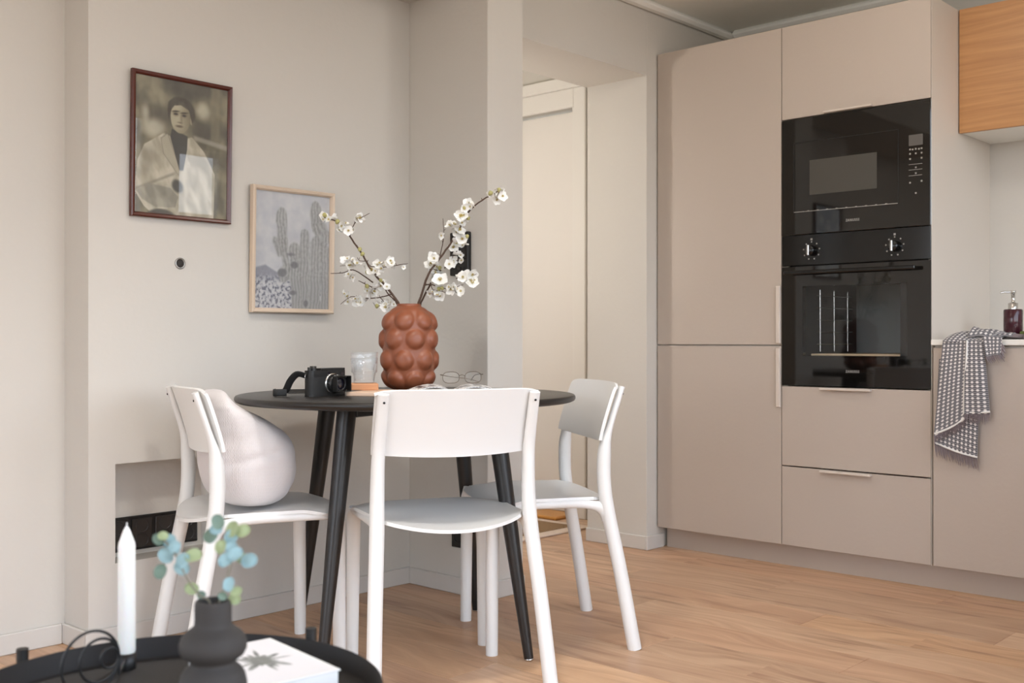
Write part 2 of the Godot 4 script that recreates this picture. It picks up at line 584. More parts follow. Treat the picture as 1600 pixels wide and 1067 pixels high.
# ---------------------------------------------------------------- hall things
func hall() -> void:
	var r := thing("hall_rug", "brown ribbed doormat with a pale border on the hall floor", "rug", Vector3(-3.62, 0, -3.66))
	var st := begin()
	box(st, Vector3(-0.37, 0.0005, -0.40), Vector3(0.37, 0.010, 0.40), 0.003)
	obj("border", st, M.rug_border, r)
	st = begin()
	box(st, Vector3(-0.31, 0.010, -0.34), Vector3(0.31, 0.0125, 0.34), 0.001)
	obj("field", st, M.rug, r)
	st = begin()
	for i in 24:
		var z := -0.325 + i * 0.0282
		tube(st, [Vector3(-0.305, 0.013, z), Vector3(0.0, 0.0135, z + 0.018), Vector3(0.305, 0.013, z)], 0.004, 6)
	var ribs := obj("ribs", st, M.rug, r)
	ribs.set_meta("kind", "stuff")
	fill_wall_lamp("hall_fill_lamp", "round white glass wall lamp added out of view to light the hall door", Vector3(-3.75, 1.45, Z_PILB), 0.37)  # unseen lamp added to brighten the hall door evenly
	fill_ceiling_lamp("living_fill_lamp", "round white glass ceiling lamp added out of view to fill the living room", Vector3(-1.75, H_C, -0.7), 0.2)  # added fill light above the frame, for seats and floor
	fill_ceiling_lamp("kitchen_fill_lamp", "round white glass ceiling lamp added out of view to fill the kitchen", Vector3(-1.4, H_C, -3.0), 0.15)  # added fill light out of view, for the header wall
	downlight("added unseen white downlight between tray table and dining table", Vector3(-1.75, H_C, -1.55), 1.4)  # added spot, lifts seats and floor but not the upper walls
	downlight("added unseen white downlight between dining table and kitchen", Vector3(-1.85, H_C, -2.3), 0.35)  # second added spot, weaker, on the kitchen side

func downlight(label: String, at: Vector3, energy: float) -> void:  # unseen fill spot with its own small fitting
	var l := thing("fill_downlight", label, "lamp", at, 0.0, "added ceiling downlights")
	var st := begin()
	lathe(st, [Vector2(0.048, -0.001), Vector2(0.048, -0.004), Vector2(0.036, -0.005), Vector2(0.034, -0.002)], 28)
	obj("rim", st, M.white, l)
	st = begin()
	lathe(st, [Vector2(0.034, -0.0015), Vector2(0.0, -0.002)], 24)
	obj("lamp_face", st, M.lamp_glass, l)
	var o := SpotLight3D.new()
	o.light_color = Color(1.0, 0.985, 0.965)
	o.light_energy = energy
	o.light_size = 0.09
	o.spot_range = 12.0
	o.spot_angle = 58.0
	o.spot_angle_attenuation = 0.9
	o.spot_attenuation = 2.0
	o.shadow_enabled = true
	o.position = Vector3(0, -0.012, 0)
	o.rotation.x = -PI / 2
	l.add_child(o)

func fill_wall_lamp(called: String, label: String, at: Vector3, energy: float) -> void:  # fitting and bulb of the added hall light
	var l := thing(called, label, "lamp", at)
	var st := begin()
	lathe(st, [Vector2(0.0, -0.02), Vector2(0.05, -0.02), Vector2(0.05, 0.0)], 24, Vector3.ZERO, Basis(Vector3(1, 0, 0), -PI / 2))
	obj("base", st, M.white, l)
	st = begin()
	var pr := []
	for i in 13:
		var a := PI * i / 12.0
		pr.append(Vector2(0.075 * sin(a), 0.075 * cos(a)))
	lathe(st, pr, 24, Vector3(0, 0, -0.09))
	obj("shade", st, M.lamp_glass, l)
	bulb(l, Vector3(0, 0, -0.09), energy)

func bulb(l: Node3D, at: Vector3, energy: float) -> void:
	var o := OmniLight3D.new()
	o.light_color = Color(1.0, 0.985, 0.965)
	o.light_energy = energy
	o.light_size = 0.07
	o.omni_range = 12.0
	o.omni_attenuation = 2.0
	o.shadow_enabled = true
	o.position = at
	l.add_child(o)

func fill_ceiling_lamp(called: String, label: String, at: Vector3, energy: float, drop := 0.0) -> void:  # fitting and bulb of the added ceiling fill lights
	var l := thing(called, label, "lamp", at)
	var st := begin()
	lathe(st, [Vector2(0.0, 0.0), Vector2(0.07, 0.0), Vector2(0.07, -0.02), Vector2(0.0, -0.02)], 24)
	obj("base", st, M.white, l)
	st = begin()
	var pr := []
	for i in 13:
		var a := PI * i / 12.0
		pr.append(Vector2(0.10 * sin(a), -0.10 - drop + 0.09 * cos(a)))
	lathe(st, pr, 24)
	obj("shade", st, M.lamp_glass, l)
	if drop > 0.0:
		st = begin()
		tube(st, [Vector3(0, -0.02, 0), Vector3(0, -0.01 - drop, 0)], 0.006, 10)
		obj("rod", st, M.white, l)
	bulb(l, Vector3(0, -0.10 - drop, 0), energy)

# ---------------------------------------------------------------- kitchen
const Z_F := -3.8668   # plane of the fronts
const XK := [-2.735, -2.1345, -1.537]

func front(called: String, x0: float, x1: float, y0: float, y1: float, parent: Node, m: Material) -> MeshInstance3D:
	var g := 0.0016
	return block(called, Vector3(x0 + g, y0 + g, Z_F - 0.019), Vector3(x1 - g, y1 - g, Z_F), m, parent, 0.001)

func edge_handle(parent: Node, lo: Vector3, hi: Vector3) -> void:
	block("handle", lo, hi, M.handle, parent, 0.002)

func carcass(parent: Node, x0: float, x1: float, y0: float, y1: float, shelves: Array, zf := Z_F - 0.021) -> void:
	var st := begin()
	var t := 0.018
	var zw := Z_BACK + 0.03
	box(st, Vector3(x0, y0, zw), Vector3(x0 + t, y1, zf))
	box(st, Vector3(x1 - t, y0, zw), Vector3(x1, y1, zf))
	box(st, Vector3(x0 + t, y0, zw), Vector3(x1 - t, y0 + t, zf))
	box(st, Vector3(x0 + t, y1 - t, zw), Vector3(x1 - t, y1, zf))
	box(st, Vector3(x0 + t, y0 + t, zw), Vector3(x1 - t, y1 - t, zw + 0.006))
	for s in shelves:
		box(st, Vector3(x0 + t, s, zw + 0.006), Vector3(x1 - t, s + t, zf))
	obj("carcass", st, M.carcass, parent)

func kitchen() -> void:
	var HT := 2.139
	var t := thing("tall_cabinet", "beige tall cabinet of two stacked doors beside the hall opening", "cabinet")
	carcass(t, XK[0] + 0.004, XK[1], 0.09, HT, [0.87, 1.4])
	var dr := front("door", XK[0] + 0.003, XK[1], 0.881, HT, t, M.front)
	var hx: float = XK[1] - 0.002
	edge_handle(dr, Vector3(hx - 0.018, 0.888, Z_F), Vector3(hx, 1.115, Z_F + 0.012))
	dr = front("door", XK[0] + 0.003, XK[1], 0.09, 0.878, t, M.front)
	edge_handle(dr, Vector3(hx - 0.018, 0.635, Z_F), Vector3(hx, 0.868, Z_F + 0.012))
	t = thing("oven_cabinet", "beige tall cabinet housing the black oven and microwave, with two drawers", "cabinet")
	carcass(t, XK[1], XK[2] - 0.002, 0.09, HT, [0.70, 1.293, 1.768])
	block("side_panel", Vector3(XK[2] - 0.0015, 0.09, Z_BACK), Vector3(XK[2], HT, Z_F), M.carcass, t, 0.0005)
	dr = front("door", XK[1], XK[2] - 0.002, 1.769, HT, t, M.front)
	edge_handle(dr, Vector3(-1.95, 1.7705, Z_F), Vector3(-1.755, 1.7785, Z_F + 0.020))
	for a in [[0.405, 0.720], [0.09, 0.403]]:
		dr = front("drawer", XK[1], XK[2] - 0.002, a[0], a[1], t, M.front)
		edge_handle(dr, Vector3(-1.965, a[1] - 0.012, Z_F), Vector3(-1.76, a[1] - 0.003, Z_F + 0.020))
	# base units to the right under the worktop
	for k in 3:
		var x0: float = XK[2] + 0.003 + k * 0.6
		var lab: String = ["beige base cabinet under the hanging checked towel", "beige base cabinet right of the towel cabinet", "beige base cabinet furthest from the oven"][k]
		t = thing("base_cabinet", lab, "cabinet", Vector3.ZERO, 0.0, "base cabinets under the worktop")
		carcass(t, x0, x0 + 0.6, 0.09, 0.880, [0.45])
		front("door", x0, x0 + 0.6, 0.09, 0.874, t, M.front)
	var st := begin()
	box(st, Vector3(XK[0] + 0.014, 0.0, -3.94), Vector3(X_R, 0.088, -3.925))
	tag(obj("plinth", st, M.plinth), "taupe plinth board running under the kitchen cabinets", "plinth")
	st = begin()
	box(st, Vector3(XK[2] + 0.001, 0.8815, Z_BACK + 0.001), Vector3(X_R - 0.002, 0.902, Z_F + 0.012), 0.002)
	tag(obj("worktop", st, M.worktop), "thin white worktop on the base cabinets", "worktop")
	t = thing("shade_island", "beige island block with a white worktop, added unseen to shade the base cabinets", "island")  # unseen block added to keep window light off base cabinets and floor
	block("body", Vector3(-0.50, 0.0, -3.30), Vector3(0.74, 0.88, -2.50), M.front, t, 0.002)
	block("top", Vector3(-0.53, 0.8805, -3.33), Vector3(0.77, 0.902, -2.47), M.worktop, t, 0.002)
	# oak wall cabinet
	t = thing("wall_cabinet", "oak fronted wall cabinet with a white underside above the worktop", "cabinet")
	var y0 := 1.676
	var zo := -4.115
	st = begin()
	box(st, Vector3(XK[2] + 0.002, y0 + 0.004, Z_BACK), Vector3(-0.74, HT, zo - 0.02))
	obj("body", st, M.worktop, t)
	st = begin()
	box(st, Vector3(XK[2] + 0.004, y0, zo - 0.019), Vector3(-0.741, HT, zo), 0.001)
	var oak := obj("door", st, M.oak, t)
	oak.material_override = oak_uv()
	microwave()
	oven()
	worktop_things()

func oak_uv() -> StandardMaterial3D:
	var m: StandardMaterial3D = M.oak
	m.uv1_triplanar = true
	m.uv1_scale = Vector3(0.9, 2.2, 0.9)
	return m

func lettering(parent: Node, called: String, words: String, width: float, at: Vector3, m: Material) -> void:
	var tm := TextMesh.new()
	tm.text = words
	var f := SystemFont.new()
	f.font_names = PackedStringArray(["Droid Sans"])
	f.font_weight = 700
	tm.font = f
	tm.font_size = 32
	tm.pixel_size = 0.001
	tm.depth = 0.0004
	var w := tm.get_aabb().size.x
	tm.pixel_size = 0.001 * width / maxf(w, 0.001)
	inst(called, tm, m, parent, Transform3D(Basis.IDENTITY, at))

func microwave() -> void:
	var x0: float = XK[1] + 0.003
	var x1: float = XK[2] - 0.003
	var y0 := 1.313
	var y1 := 1.766
	var zf := Z_F + 0.004
	var t := thing("microwave", "black glass built-in microwave above the oven", "microwave", Vector3(0, 0, 0))
	block("housing", Vector3(x0 + 0.02, y0 + 0.004, -4.25), Vector3(x1 - 0.02, y1 - 0.02, zf - 0.021), M.black, t)
	var st := begin()
	box(st, Vector3(x0, y0, zf - 0.02), Vector3(x1, y1, zf), 0.0015)
	obj("front_glass", st, M.appliance_glass, t)
	# the raised line round the window
	var a := on_z(1240, 222, zf)
	var b := on_z(1404, 326, zf)
	var wx0 := a.x
	var wx1 := b.x
	var wy1 := on_z(1404, 201, zf).y
	var wy0 := on_z(1240, 332, zf).y
	st = begin()
	var w := 0.0022
	box(st, Vector3(wx0, wy1 - w, zf), Vector3(wx1, wy1, zf + 0.0025))
	box(st, Vector3(wx0, wy0 + w, zf), Vector3(wx0 + w, wy1 - w, zf + 0.0025))
	box(st, Vector3(wx1 - w, wy0 + w, zf), Vector3(wx1, wy1 - w, zf + 0.0025))
	obj("window_frame", st, M.black_metal, t)
	st = begin()
	box(st, Vector3(wx0 + w, wy0, zf), Vector3(wx1 - w, wy0 + w, zf + 0.0025))
	for i in 9:
		var x := lerpf(wx0 + 0.06, wx1 - 0.05, i / 8.0)
		box(st, Vector3(x, wy0 + w, zf), Vector3(x + 0.008, wy0 + w + 0.0022, zf + 0.002))
	obj("sill_rail", st, M.chrome, t)
	st = begin()
	var c0 := on_z(1265, 304, zf)
	var c1 := on_z(1370, 237, zf)
	box(st, Vector3(c0.x, c0.y, zf), Vector3(c1.x, c1.y, zf + 0.0006))
	obj("window", st, window_mesh(), t)
	st = begin()
	var d0 := on_z(1420, 228, zf)
	var d1 := on_z(1442, 208, zf)
	box(st, Vector3(d0.x, d0.y, zf), Vector3(d1.x, d1.y, zf + 0.0008), 0.0003)
	obj("display", st, M.display, t)
	st = begin()
	for p in [[1422, 233], [1426, 233], [1431, 232], [1436, 232], [1440, 231], [1422, 240], [1431, 239], [1440, 238], [1422, 248], [1440, 246], [1431, 261], [1431, 270], [1422, 285], [1440, 282], [1431, 301]]:
		var q := on_z(p[0], p[1], zf)
		box(st, q + Vector3(-0.003, -0.003, -0.0002), q + Vector3(0.003, 0.003, 0.0005))
	for p in [[1420, 257, 1441, 255.5], [1420, 265.5, 1441, 264], [1420, 274.5, 1441, 273]]:
		var q0 := on_z(p[0], p[1], zf)
		var q1 := on_z(p[2], p[3], zf)
		box(st, Vector3(q0.x, q0.y - 0.0008, zf), Vector3(q1.x, q0.y + 0.0008, zf + 0.0005))
	obj("key_symbols", st, M.grey_print, t).set_meta("kind", "stuff")
	lettering(t, "lettering", "ZANUSSI", 0.054, on_z(1332, 343, zf) + Vector3(0, 0, 0.0003), M.grey_print)
	block("side_strip", Vector3(x1, y0, zf - 0.02), Vector3(x1 + 0.0025, y1, zf - 0.002), M.steel, t, 0.0005)

func window_mesh() -> StandardMaterial3D:
	var m := mat(c8(74, 71, 65), 0.3, 0.0, 0.5)
	return m

func dial(parent: Node, px: float, py: float, zf: float) -> void:
	var c := on_z(px, py, zf)
	var st := begin()
	var fwd := Basis(Vector3(1, 0, 0), PI / 2)   # lathe axis to +z
	lathe(st, [Vector2(0.0, 0.024), Vector2(0.0185, 0.024), Vector2(0.020, 0.021), Vector2(0.021, 0.0)], 28, c, fwd)
	var k := obj("knob", st, M.black_gloss, parent)
	st = begin()
	box(st, c + Vector3(-0.004, -0.020, 0.022), c + Vector3(0.004, 0.020, 0.034), 0.0015)
	obj("grip", st, M.chrome, k)
	st = begin()
	for i in 9:
		var a := -PI * 0.5 + TAU * (i + 0.5) / 9.0
		var q := c + Vector3(cos(a) * 0.034, sin(a) * 0.034, 0)
		box(st, q + Vector3(-0.0026, -0.0026, 0), q + Vector3(0.0026, 0.0026, 0.0005))
	box(st, c + Vector3(-0.004, 0.040, 0), c + Vector3(0.004, 0.048, 0.0005))
	obj("dial_marks", st, M.grey_print, parent).set_meta("kind", "stuff")

func oven() -> void:
	var x0: float = XK[1] + 0.003
	var x1: float = XK[2] - 0.003
	var t := thing("oven", "black built-in oven with two knobs and a bar handle under the microwave", "oven")
	var zf := Z_F + 0.002
	var st := begin()
	# body with a cavity
	var cx0 := -2.045
	var cx1 := -1.665
	var cy0 := 0.835
	var cy1 := 1.13
	var zb := -4.34
	var yd0 := 0.723
	var yd1 := 1.188
	st = begin()
	box(st, Vector3(x0 + 0.02, yd0, zb - 0.02), Vector3(cx0, yd1 + 0.1, zf - 0.03))
	box(st, Vector3(cx1, yd0, zb - 0.02), Vector3(x1 - 0.02, yd1 + 0.1, zf - 0.03))
	box(st, Vector3(cx0, yd0, zb - 0.02), Vector3(cx1, cy0, zf - 0.03))
	box(st, Vector3(cx0, cy1, zb - 0.02), Vector3(cx1, yd1 + 0.1, zf - 0.03))
	obj("housing", st, M.black, t)
	st = begin()
	box(st, Vector3(cx0, cy0, zb - 0.018), Vector3(cx1, cy1, zb))
	obj("cavity_back", st, M.enamel, t)
	block("control_panel", Vector3(x0, 1.192, zf - 0.025), Vector3(x1, 1.311, zf), M.black_gloss, t, 0.0015)
	dial(t, 1268, 391, zf)
	dial(t, 1398, 384, zf)
	# glass door
	var gx0 := on_z(1254, 480, zf).x
	var gx1 := on_z(1417, 480, zf).x
	var gy1 := on_z(1254, 447, zf).y
	var gy0 := on_z(1254, 555, zf).y
	st = begin()
	box(st, Vector3(x0, yd0, zf - 0.025), Vector3(gx0, yd1, zf), 0.0)
	box(st, Vector3(gx1, yd0, zf - 0.025), Vector3(x1, yd1, zf), 0.0)
	box(st, Vector3(gx0, yd0, zf - 0.025), Vector3(gx1, gy0, zf), 0.0)
	box(st, Vector3(gx0, gy1, zf - 0.025), Vector3(gx1, yd1, zf), 0.0)
	var door := obj("door", st, M.appliance_glass, t)
	st = begin()
	quad(st, Vector3(gx0, gy0, zf - 0.0004), Vector3(gx1, gy0, zf - 0.0004), Vector3(gx1, gy1, zf - 0.0004), Vector3(gx0, gy1, zf - 0.0004))
	obj("window_pane", st, M.dark_glass, door)
	st = begin()
	var h0 := on_z(1232, 430, zf)
	var h1 := on_z(1436, 424, zf)
	var hy := 1.163
	box(st, Vector3(h0.x, hy - 0.007, zf + 0.030), Vector3(h1.x, hy + 0.007, zf + 0.042), 0.003)
	for x in [h0.x + 0.012, h1.x - 0.024]:
		box(st, Vector3(x, hy - 0.006, zf), Vector3(x + 0.014, hy + 0.006, zf + 0.032), 0.002)
	obj("handle", st, M.black_gloss, door)
	lettering(door, "lettering", "ZANUSSI", 0.054, on_z(1332, 580, zf) + Vector3(0, 0, 0.0003), M.grey_print)
	# chrome ladders inside, and a pan coloured like a reflection in the window
	for s in [cx0 + 0.018, cx1 - 0.018]:
		st = begin()
		for z in [-3.98, -4.10, -4.22]:
			tube(st, [Vector3(s, cy0 + 0.02, z), Vector3(s, cy1 - 0.03, z)], 0.0028, 6)
		for i in 5:
			var y := cy0 + 0.05 + i * 0.048
			tube(st, [Vector3(s, y, -3.95), Vector3(s, y, -4.26)], 0.0022, 6)
		obj("side_rack", st, M.chrome, t)
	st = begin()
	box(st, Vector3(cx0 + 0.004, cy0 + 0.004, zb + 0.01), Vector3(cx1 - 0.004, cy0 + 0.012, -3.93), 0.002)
	obj("reflection_pan", st, M.pan_reflection, t)  # pale tone stands for the room reflected in the glass
	block("trim_strip", Vector3(x1, yd0, zf - 0.02), Vector3(x1 + 0.0025, 1.311, zf - 0.003), M.steel, t, 0.0005)

func checked_image() -> Image:
	var img := Image.create_empty(128, 128, false, Image.FORMAT_RGB8)
	for y in 128:
		for x in 128:
			var u := fmod(x / 16.0, 1.0)
			var v := fmod(y / 16.0, 1.0)
			var d := Vector2(u - 0.5, v - 0.5)
			var w := clampf(1.0 - absf(d.x) * 2.6, 0.0, 1.0) * clampf(1.0 - absf(d.y) * 2.4, 0.0, 1.0)
			w = smoothstep(0.08, 0.4, w)
			var base := c8(84, 84, 88).lerp(c8(150, 146, 148), 0.5 + 0.5 * sin(y * 0.785 + 1.2))
			img.set_pixel(x, y, base.lerp(c8(232, 226, 222), w))
	img.generate_mipmaps()
	return img

func drape(st: SurfaceTool, tl: Vector3, tr: Vector3, br: Vector3, bl: Vector3, wave: float, n := 14, bulge := 0.0, phase := 0.0) -> Array:
	var rows := []
	var uvs := []
	for i in n + 1:
		var v := float(i) / n
		var row := []
		var ur := []
		for j in n + 1:
			var u := float(j) / n
			var p := tl.lerp(tr, u).lerp(bl.lerp(br, u), v)
			p.z += wave * sin(u * 9.0 + phase + v * 1.4) * (0.35 + 0.65 * v) + bulge * sin(PI * u) * sin(PI * clampf(v, 0.0, 1.0))
			row.append(p)
			ur.append(Vector2(tl.distance_to(tr) * u, tl.distance_to(bl) * v) * 9.0)
		rows.append(row)
		uvs.append(ur)
	shell(st, rows, 0.004, uvs)
	return rows

func fringe(st: SurfaceTool, edge: Array, down: Vector3, ln: float) -> void:
	smooth(st, false)
	for i in edge.size() - 1:
		for k in 4:
			var p: Vector3 = edge[i].lerp(edge[i + 1], k / 4.0)
			var w: Vector3 = (edge[i + 1] - edge[i]) * 0.11
			var tip := p + down * ln * rng.randf_range(0.75, 1.15) + Vector3(rng.randf_range(-0.004, 0.004), 0, rng.randf_range(-0.001, 0.003))
			tube(st, [p - down * 0.002, p.lerp(tip, 0.5) + Vector3(0, 0, 0.001), tip], [w.length(), w.length() * 1.1, w.length() * 0.4], 4)

func worktop_things() -> void:
	var ct := tex(checked_image())
	M.towel = mat(Color.WHITE, 0.95, 0.0, 0.2)
	M.towel.albedo_texture = ct
	M.fringe = mat(c8(142, 130, 132), 0.95, 0.0, 0.2)
	var t := thing("tea_towel", "grey and white checked waffle towel with fringed ends hanging over the worktop edge", "towel")
	var zt := Z_F + 0.026
	var P := func(px: float, py: float, dz: float) -> Vector3: return on_z(px, py, zt + dz)
	var cl := begin()
	var fr := begin()
	var top := 0.912
	# the lower layer, closest to the cabinet
	var a := drape(cl, P.call(1468, 560, -0.006), P.call(1532, 560, -0.006), P.call(1527, 717, -0.004), P.call(1461, 694, -0.004), 0.001)
	fringe(fr, a[a.size() - 1], Vector3(0.15, -1, 0).normalized(), 0.040)
	# left panel
	a = drape(cl, P.call(1474, 531, 0.002), P.call(1512, 531, 0.002), P.call(1508, 656, 0.008), P.call(1460, 681, 0.006), 0.002, 14, 0.006)
	fringe(fr, a[a.size() - 1], Vector3(0.05, -1, 0).normalized(), 0.028)
	# right panel, folded over it
	a = drape(cl, P.call(1509, 531, 0.008), P.call(1537, 531, 0.004), P.call(1547, 646, 0.010), P.call(1507, 646, 0.016), 0.0015, 14, 0.006, 1.0)
	fringe(fr, a[a.size() - 1], Vector3(0, -1, 0), 0.034)
	# over the edge and onto the worktop
	var rows := []
	var uvs := []
	var L := on_z(1474, 531, zt + 0.002)
	var R := on_z(1537, 531, zt + 0.006)
	for i in 15:
		var v := i / 14.0
		var row := []
		var ur := []
		for j in 15:
			var u := j / 14.0
			var x := lerpf(L.x, R.x + 0.03 * (1.0 - v), u) + 0.035 * (1.0 - v)
			var ang := v * PI * 0.5
			var y := top - 0.014 + 0.036 * cos(ang) * (0.75 + 0.25 * sin(u * 7.0)) - 0.006 * v
			var z := zt - 0.075 + 0.078 * sin(ang)
			if v < 0.3:
				y -= (0.3 - v) * 0.05
			row.append(Vector3(x, y, z + 0.004 * sin(u * 9.0) * v))
			ur.append(Vector2(u * 0.14, v * 0.13) * 9.0)
		rows.append(row)
		uvs.append(ur)
	shell(cl, rows, 0.004, uvs)
	# crumpled end lying towards the soap
	rows = []
	uvs = []
	var b0 := Vector3(R.x - 0.055, 0.9065, zt - 0.030)
	for i in 13:
		var v := i / 12.0
		var row := []
		var ur := []
		for j in 13:
			var u := j / 12.0
			var p := b0 + Vector3(0.135 * u, 0.004 + 0.032 * pow(sin(PI * v), 0.8) * (1.0 - 0.72 * u), -0.075 + (0.105 - 0.03 * u) * v)
			p.y = maxf(p.y + 0.003 * sin(u * 11.0 + v * 5.0), 0.907)
			row.append(p)
			ur.append(Vector2(u * 0.125, v * 0.1) * 9.0)
		rows.append(row)
		uvs.append(ur)
	shell(cl, rows, 0.004, uvs)
	var edge := []
	for i in 13:
		edge.append(rows[i][12])
	fringe(fr, edge, Vector3(1, -0.12, 0.1).normalized(), 0.030)
	# short corner hanging in front
	a = drape(cl, P.call(1536, 524, 0.012), P.call(1566, 526, 0.006), P.call(1563, 553, 0.010), P.call(1541, 557, 0.014), 0.002, 10)
	fringe(fr, [a[10][0], a[10][3], a[10][6], a[10][8], a[10][10], a[6][10], a[3][10]], Vector3(0.45, -0.8, 0).normalized(), 0.026)
	obj("cloth", cl, M.towel, t)
	var hem := begin()
	var line := func(pts: Array, dz: float) -> void:
		var c := []
		for q in pts:
			c.append(on_z(q[0], q[1], zt + dz))
		tube(hem, curve(c, 4), Vector2(0.0035, 0.0018), 6)
	line.call([[1511, 531], [1510, 560], [1507, 600], [1506, 646]], 0.015)
	line.call([[1507, 643], [1527, 644], [1547, 643]], 0.016)
	line.call([[1460, 677], [1484, 668], [1507, 653]], 0.012)
	line.call([[1461, 691], [1494, 705], [1527, 714]], 0.0)
	obj("hem", hem, M.paper, t)
	var f := obj("fringe", fr, M.fringe, t)
	f.set_meta("kind", "stuff")
	# soap dispenser on a low dark dish
	var base := on_z(1583, 515, -4.12)
	var dish := thing("soap_dish", "low dark slate dish under the soap dispenser", "dish", Vector3(base.x + 0.03, 0.902, -4.12))
	block("dish", Vector3(-0.085, 0.0, -0.05), Vector3(0.085, 0.016, 0.05), M.clay, dish, 0.004)
	var sp := thing("sponge", "green scouring sponge on the dark dish", "sponge", Vector3(base.x + 0.068, 0.918, -4.09))
	block("pad", Vector3(-0.032, 0.0, -0.016), Vector3(0.032, 0.014, 0.016), M.sponge, sp, 0.004)
	var s := thing("soap_dispenser", "burgundy glass soap dispenser with a chrome pump", "dispenser", Vector3(base.x, 0.918, -4.12))
	var st := begin()
	var hb := 0.094
	lathe(st, [Vector2(0.0, 0.0), Vector2(0.030, 0.0), Vector2(0.0325, 0.003), Vector2(0.0325, hb - 0.004), Vector2(0.030, hb), Vector2(0.0, hb)], 32)
	obj("bottle", st, M.burgundy, s)
	st = begin()
	lathe(st, [Vector2(0.0165, hb), Vector2(0.0165, hb + 0.022), Vector2(0.010, hb + 0.024), Vector2(0.007, hb + 0.026), Vector2(0.007, hb + 0.058), Vector2(0.0095, hb + 0.058), Vector2(0.0095, hb + 0.068), Vector2(0.0, hb + 0.068)], 20)
	tube(st, [Vector3(0, hb + 0.062, 0), Vector3(-0.026, hb + 0.063, 0.018), Vector3(-0.036, hb + 0.060, 0.025)], 0.0035, 8)
	obj("pump", st, M.chrome, s)

# ---------------------------------------------------------------- chairs
func leg_rows(pts: Array, rads: Array) -> SurfaceTool:
	var st := begin()
	tube(st, pts, rads, 14, Vector3(0, 0, 1))
	return st

func chair(label: String, at: Vector3, turn: float) -> Node3D:
	var t := thing("dining_chair", label, "chair", at, turn, "white chairs round the dining table")
	if M.has("chair_seat"):
		for k in ["seat", "backrest", "leg_rr", "leg_rl", "leg_fr", "leg_fl", "rail_r", "rail_l", "screw_r", "screw_l"]:
			inst(k.get_slice("_", 0) if k != "rail_r" and k != "rail_l" else "side_rail", M["chair_" + k], M.black if k.begins_with("screw") else M.white, t, Transform3D.IDENTITY)
		return t
	# seat: thin moulded shell, rounded at the front corners, rear edge bowed out between the legs
	var rows := []
	var n := 22
	for i in n + 1:
		var v := float(i) / n
		var row := []
		for j in n + 1:
			var u := 2.0 * j / n - 1.0
			var zfr := -0.222 + 0.016 * u * u + 0.030 * pow(absf(u), 8.0)
			var zbk := 0.105 + 0.100 * sqrt(maxf(0.0, 1.0 - u * u * 0.995)) - 0.0
			var z := lerpf(zfr, zbk, v)
			var hw := lerpf(0.216, 0.200, smoothstep(0.0, 1.0, v))
			if v < 0.14:
				hw -= 0.020 * pow(1.0 - v / 0.14, 2.0)
			var x := u * hw
			var y := 0.442 - 0.027 * (1.0 - u * u) * smoothstep(0.30, 1.0, v)
			y -= 0.016 * pow(absf(u), 6.0) * (1.0 - smoothstep(0.0, 0.35, v))
			y -= 0.010 * pow(1.0 - minf(v / 0.12, 1.0), 2.0)
			row.append(Vector3(x, y, z))
		rows.append(row)
	var st := begin()
	rows.reverse()
	shell(st, rows, 0.009)
	M.chair_seat = made(st)
	# backrest: curved board in front of the uprights
	rows = []
	for i in 15:
		var v := i / 14.0
		var row := []
		for j in 25:
			var u := 2.0 * j / 24.0 - 1.0
			var y := lerpf(0.607, 0.771, v) - (0.010 * (1.0 - u * u) if v < 0.01 else 0.010 * (1.0 - u * u) * (1.0 - v))
			var zl := lerpf(0.147, 0.196, pow((y - 0.607) / 0.164, 1.2) if y > 0.607 else 0.0) - 0.012
			var x := u * 0.221
			var cut := pow(absf(u), 14.0)
			if v > 0.9:
				y -= 0.012 * cut * (v - 0.9) / 0.1
			row.append(Vector3(x, y, zl + 0.036 * (1.0 - u * u) - 0.004))
		rows.append(row)
	st = begin()
	shell(st, rows, 0.009)
	M.chair_backrest = made(st)
	for s in [1.0, -1.0]:
		var k := "r" if s > 0 else "l"
		var p := curve([Vector3(s * 0.236, 0, 0.226), Vector3(s * 0.223, 0.22, 0.188), Vector3(s * 0.210, 0.40, 0.153), Vector3(s * 0.2065, 0.49, 0.142), Vector3(s * 0.205, 0.58, 0.144), Vector3(s * 0.204, 0.64, 0.158), Vector3(s * 0.203, 0.763, 0.198)], 5)
		var r := []
		for i in p.size():
			var h: float = p[i].y
			var ra := 0.0195 if h < 0.45 else lerpf(0.0195, 0.0145, (h - 0.45) / 0.32)
			var rb := 0.0205 if h < 0.56 else lerpf(0.0205, 0.009, smoothstep(0.56, 0.66, h))
			r.append(Vector2(ra, rb))
		M["chair_leg_r" + k] = made(leg_rows(p, r))
		p = [Vector3(s * 0.197, 0, -0.191), Vector3(s * 0.195, 0.2, -0.190), Vector3(s * 0.193, 0.40, -0.187), Vector3(s * 0.191, 0.428, -0.182)]
		M["chair_leg_f" + k] = made(leg_rows(p, [0.0175, 0.0185, 0.0195, 0.017]))
		st = begin()
		p = curve([Vector3(s * 0.207, 0.405, 0.150), Vector3(s * 0.204, 0.417, 0.115), Vector3(s * 0.200, 0.424, 0.05), Vector3(s * 0.196, 0.423, -0.08), Vector3(s * 0.192, 0.420, -0.18)], 4)
		r = []
		for i in p.size():
			var e := maxf(0.0, 1.0 - i / 5.0)
			r.append(Vector2(0.012 + 0.006 * e, 0.013 + 0.026 * e * e))
		tube(st, p, r, 12, Vector3(0, 1, 0))
		M["chair_rail_" + k] = made(st)
		st = begin()
		lathe(st, [Vector2(0.0, 0.0022), Vector2(0.003, 0.0022), Vector2(0.003, 0.0)], 10, Vector3(s * 0.203, 0.742, 0.2005), Basis(Vector3(1, 0, 0), PI / 2))
		M["chair_screw_" + k] = made(st)
	t.free()
	names["dining_chair"] = 0
	return chair(label, at, turn)

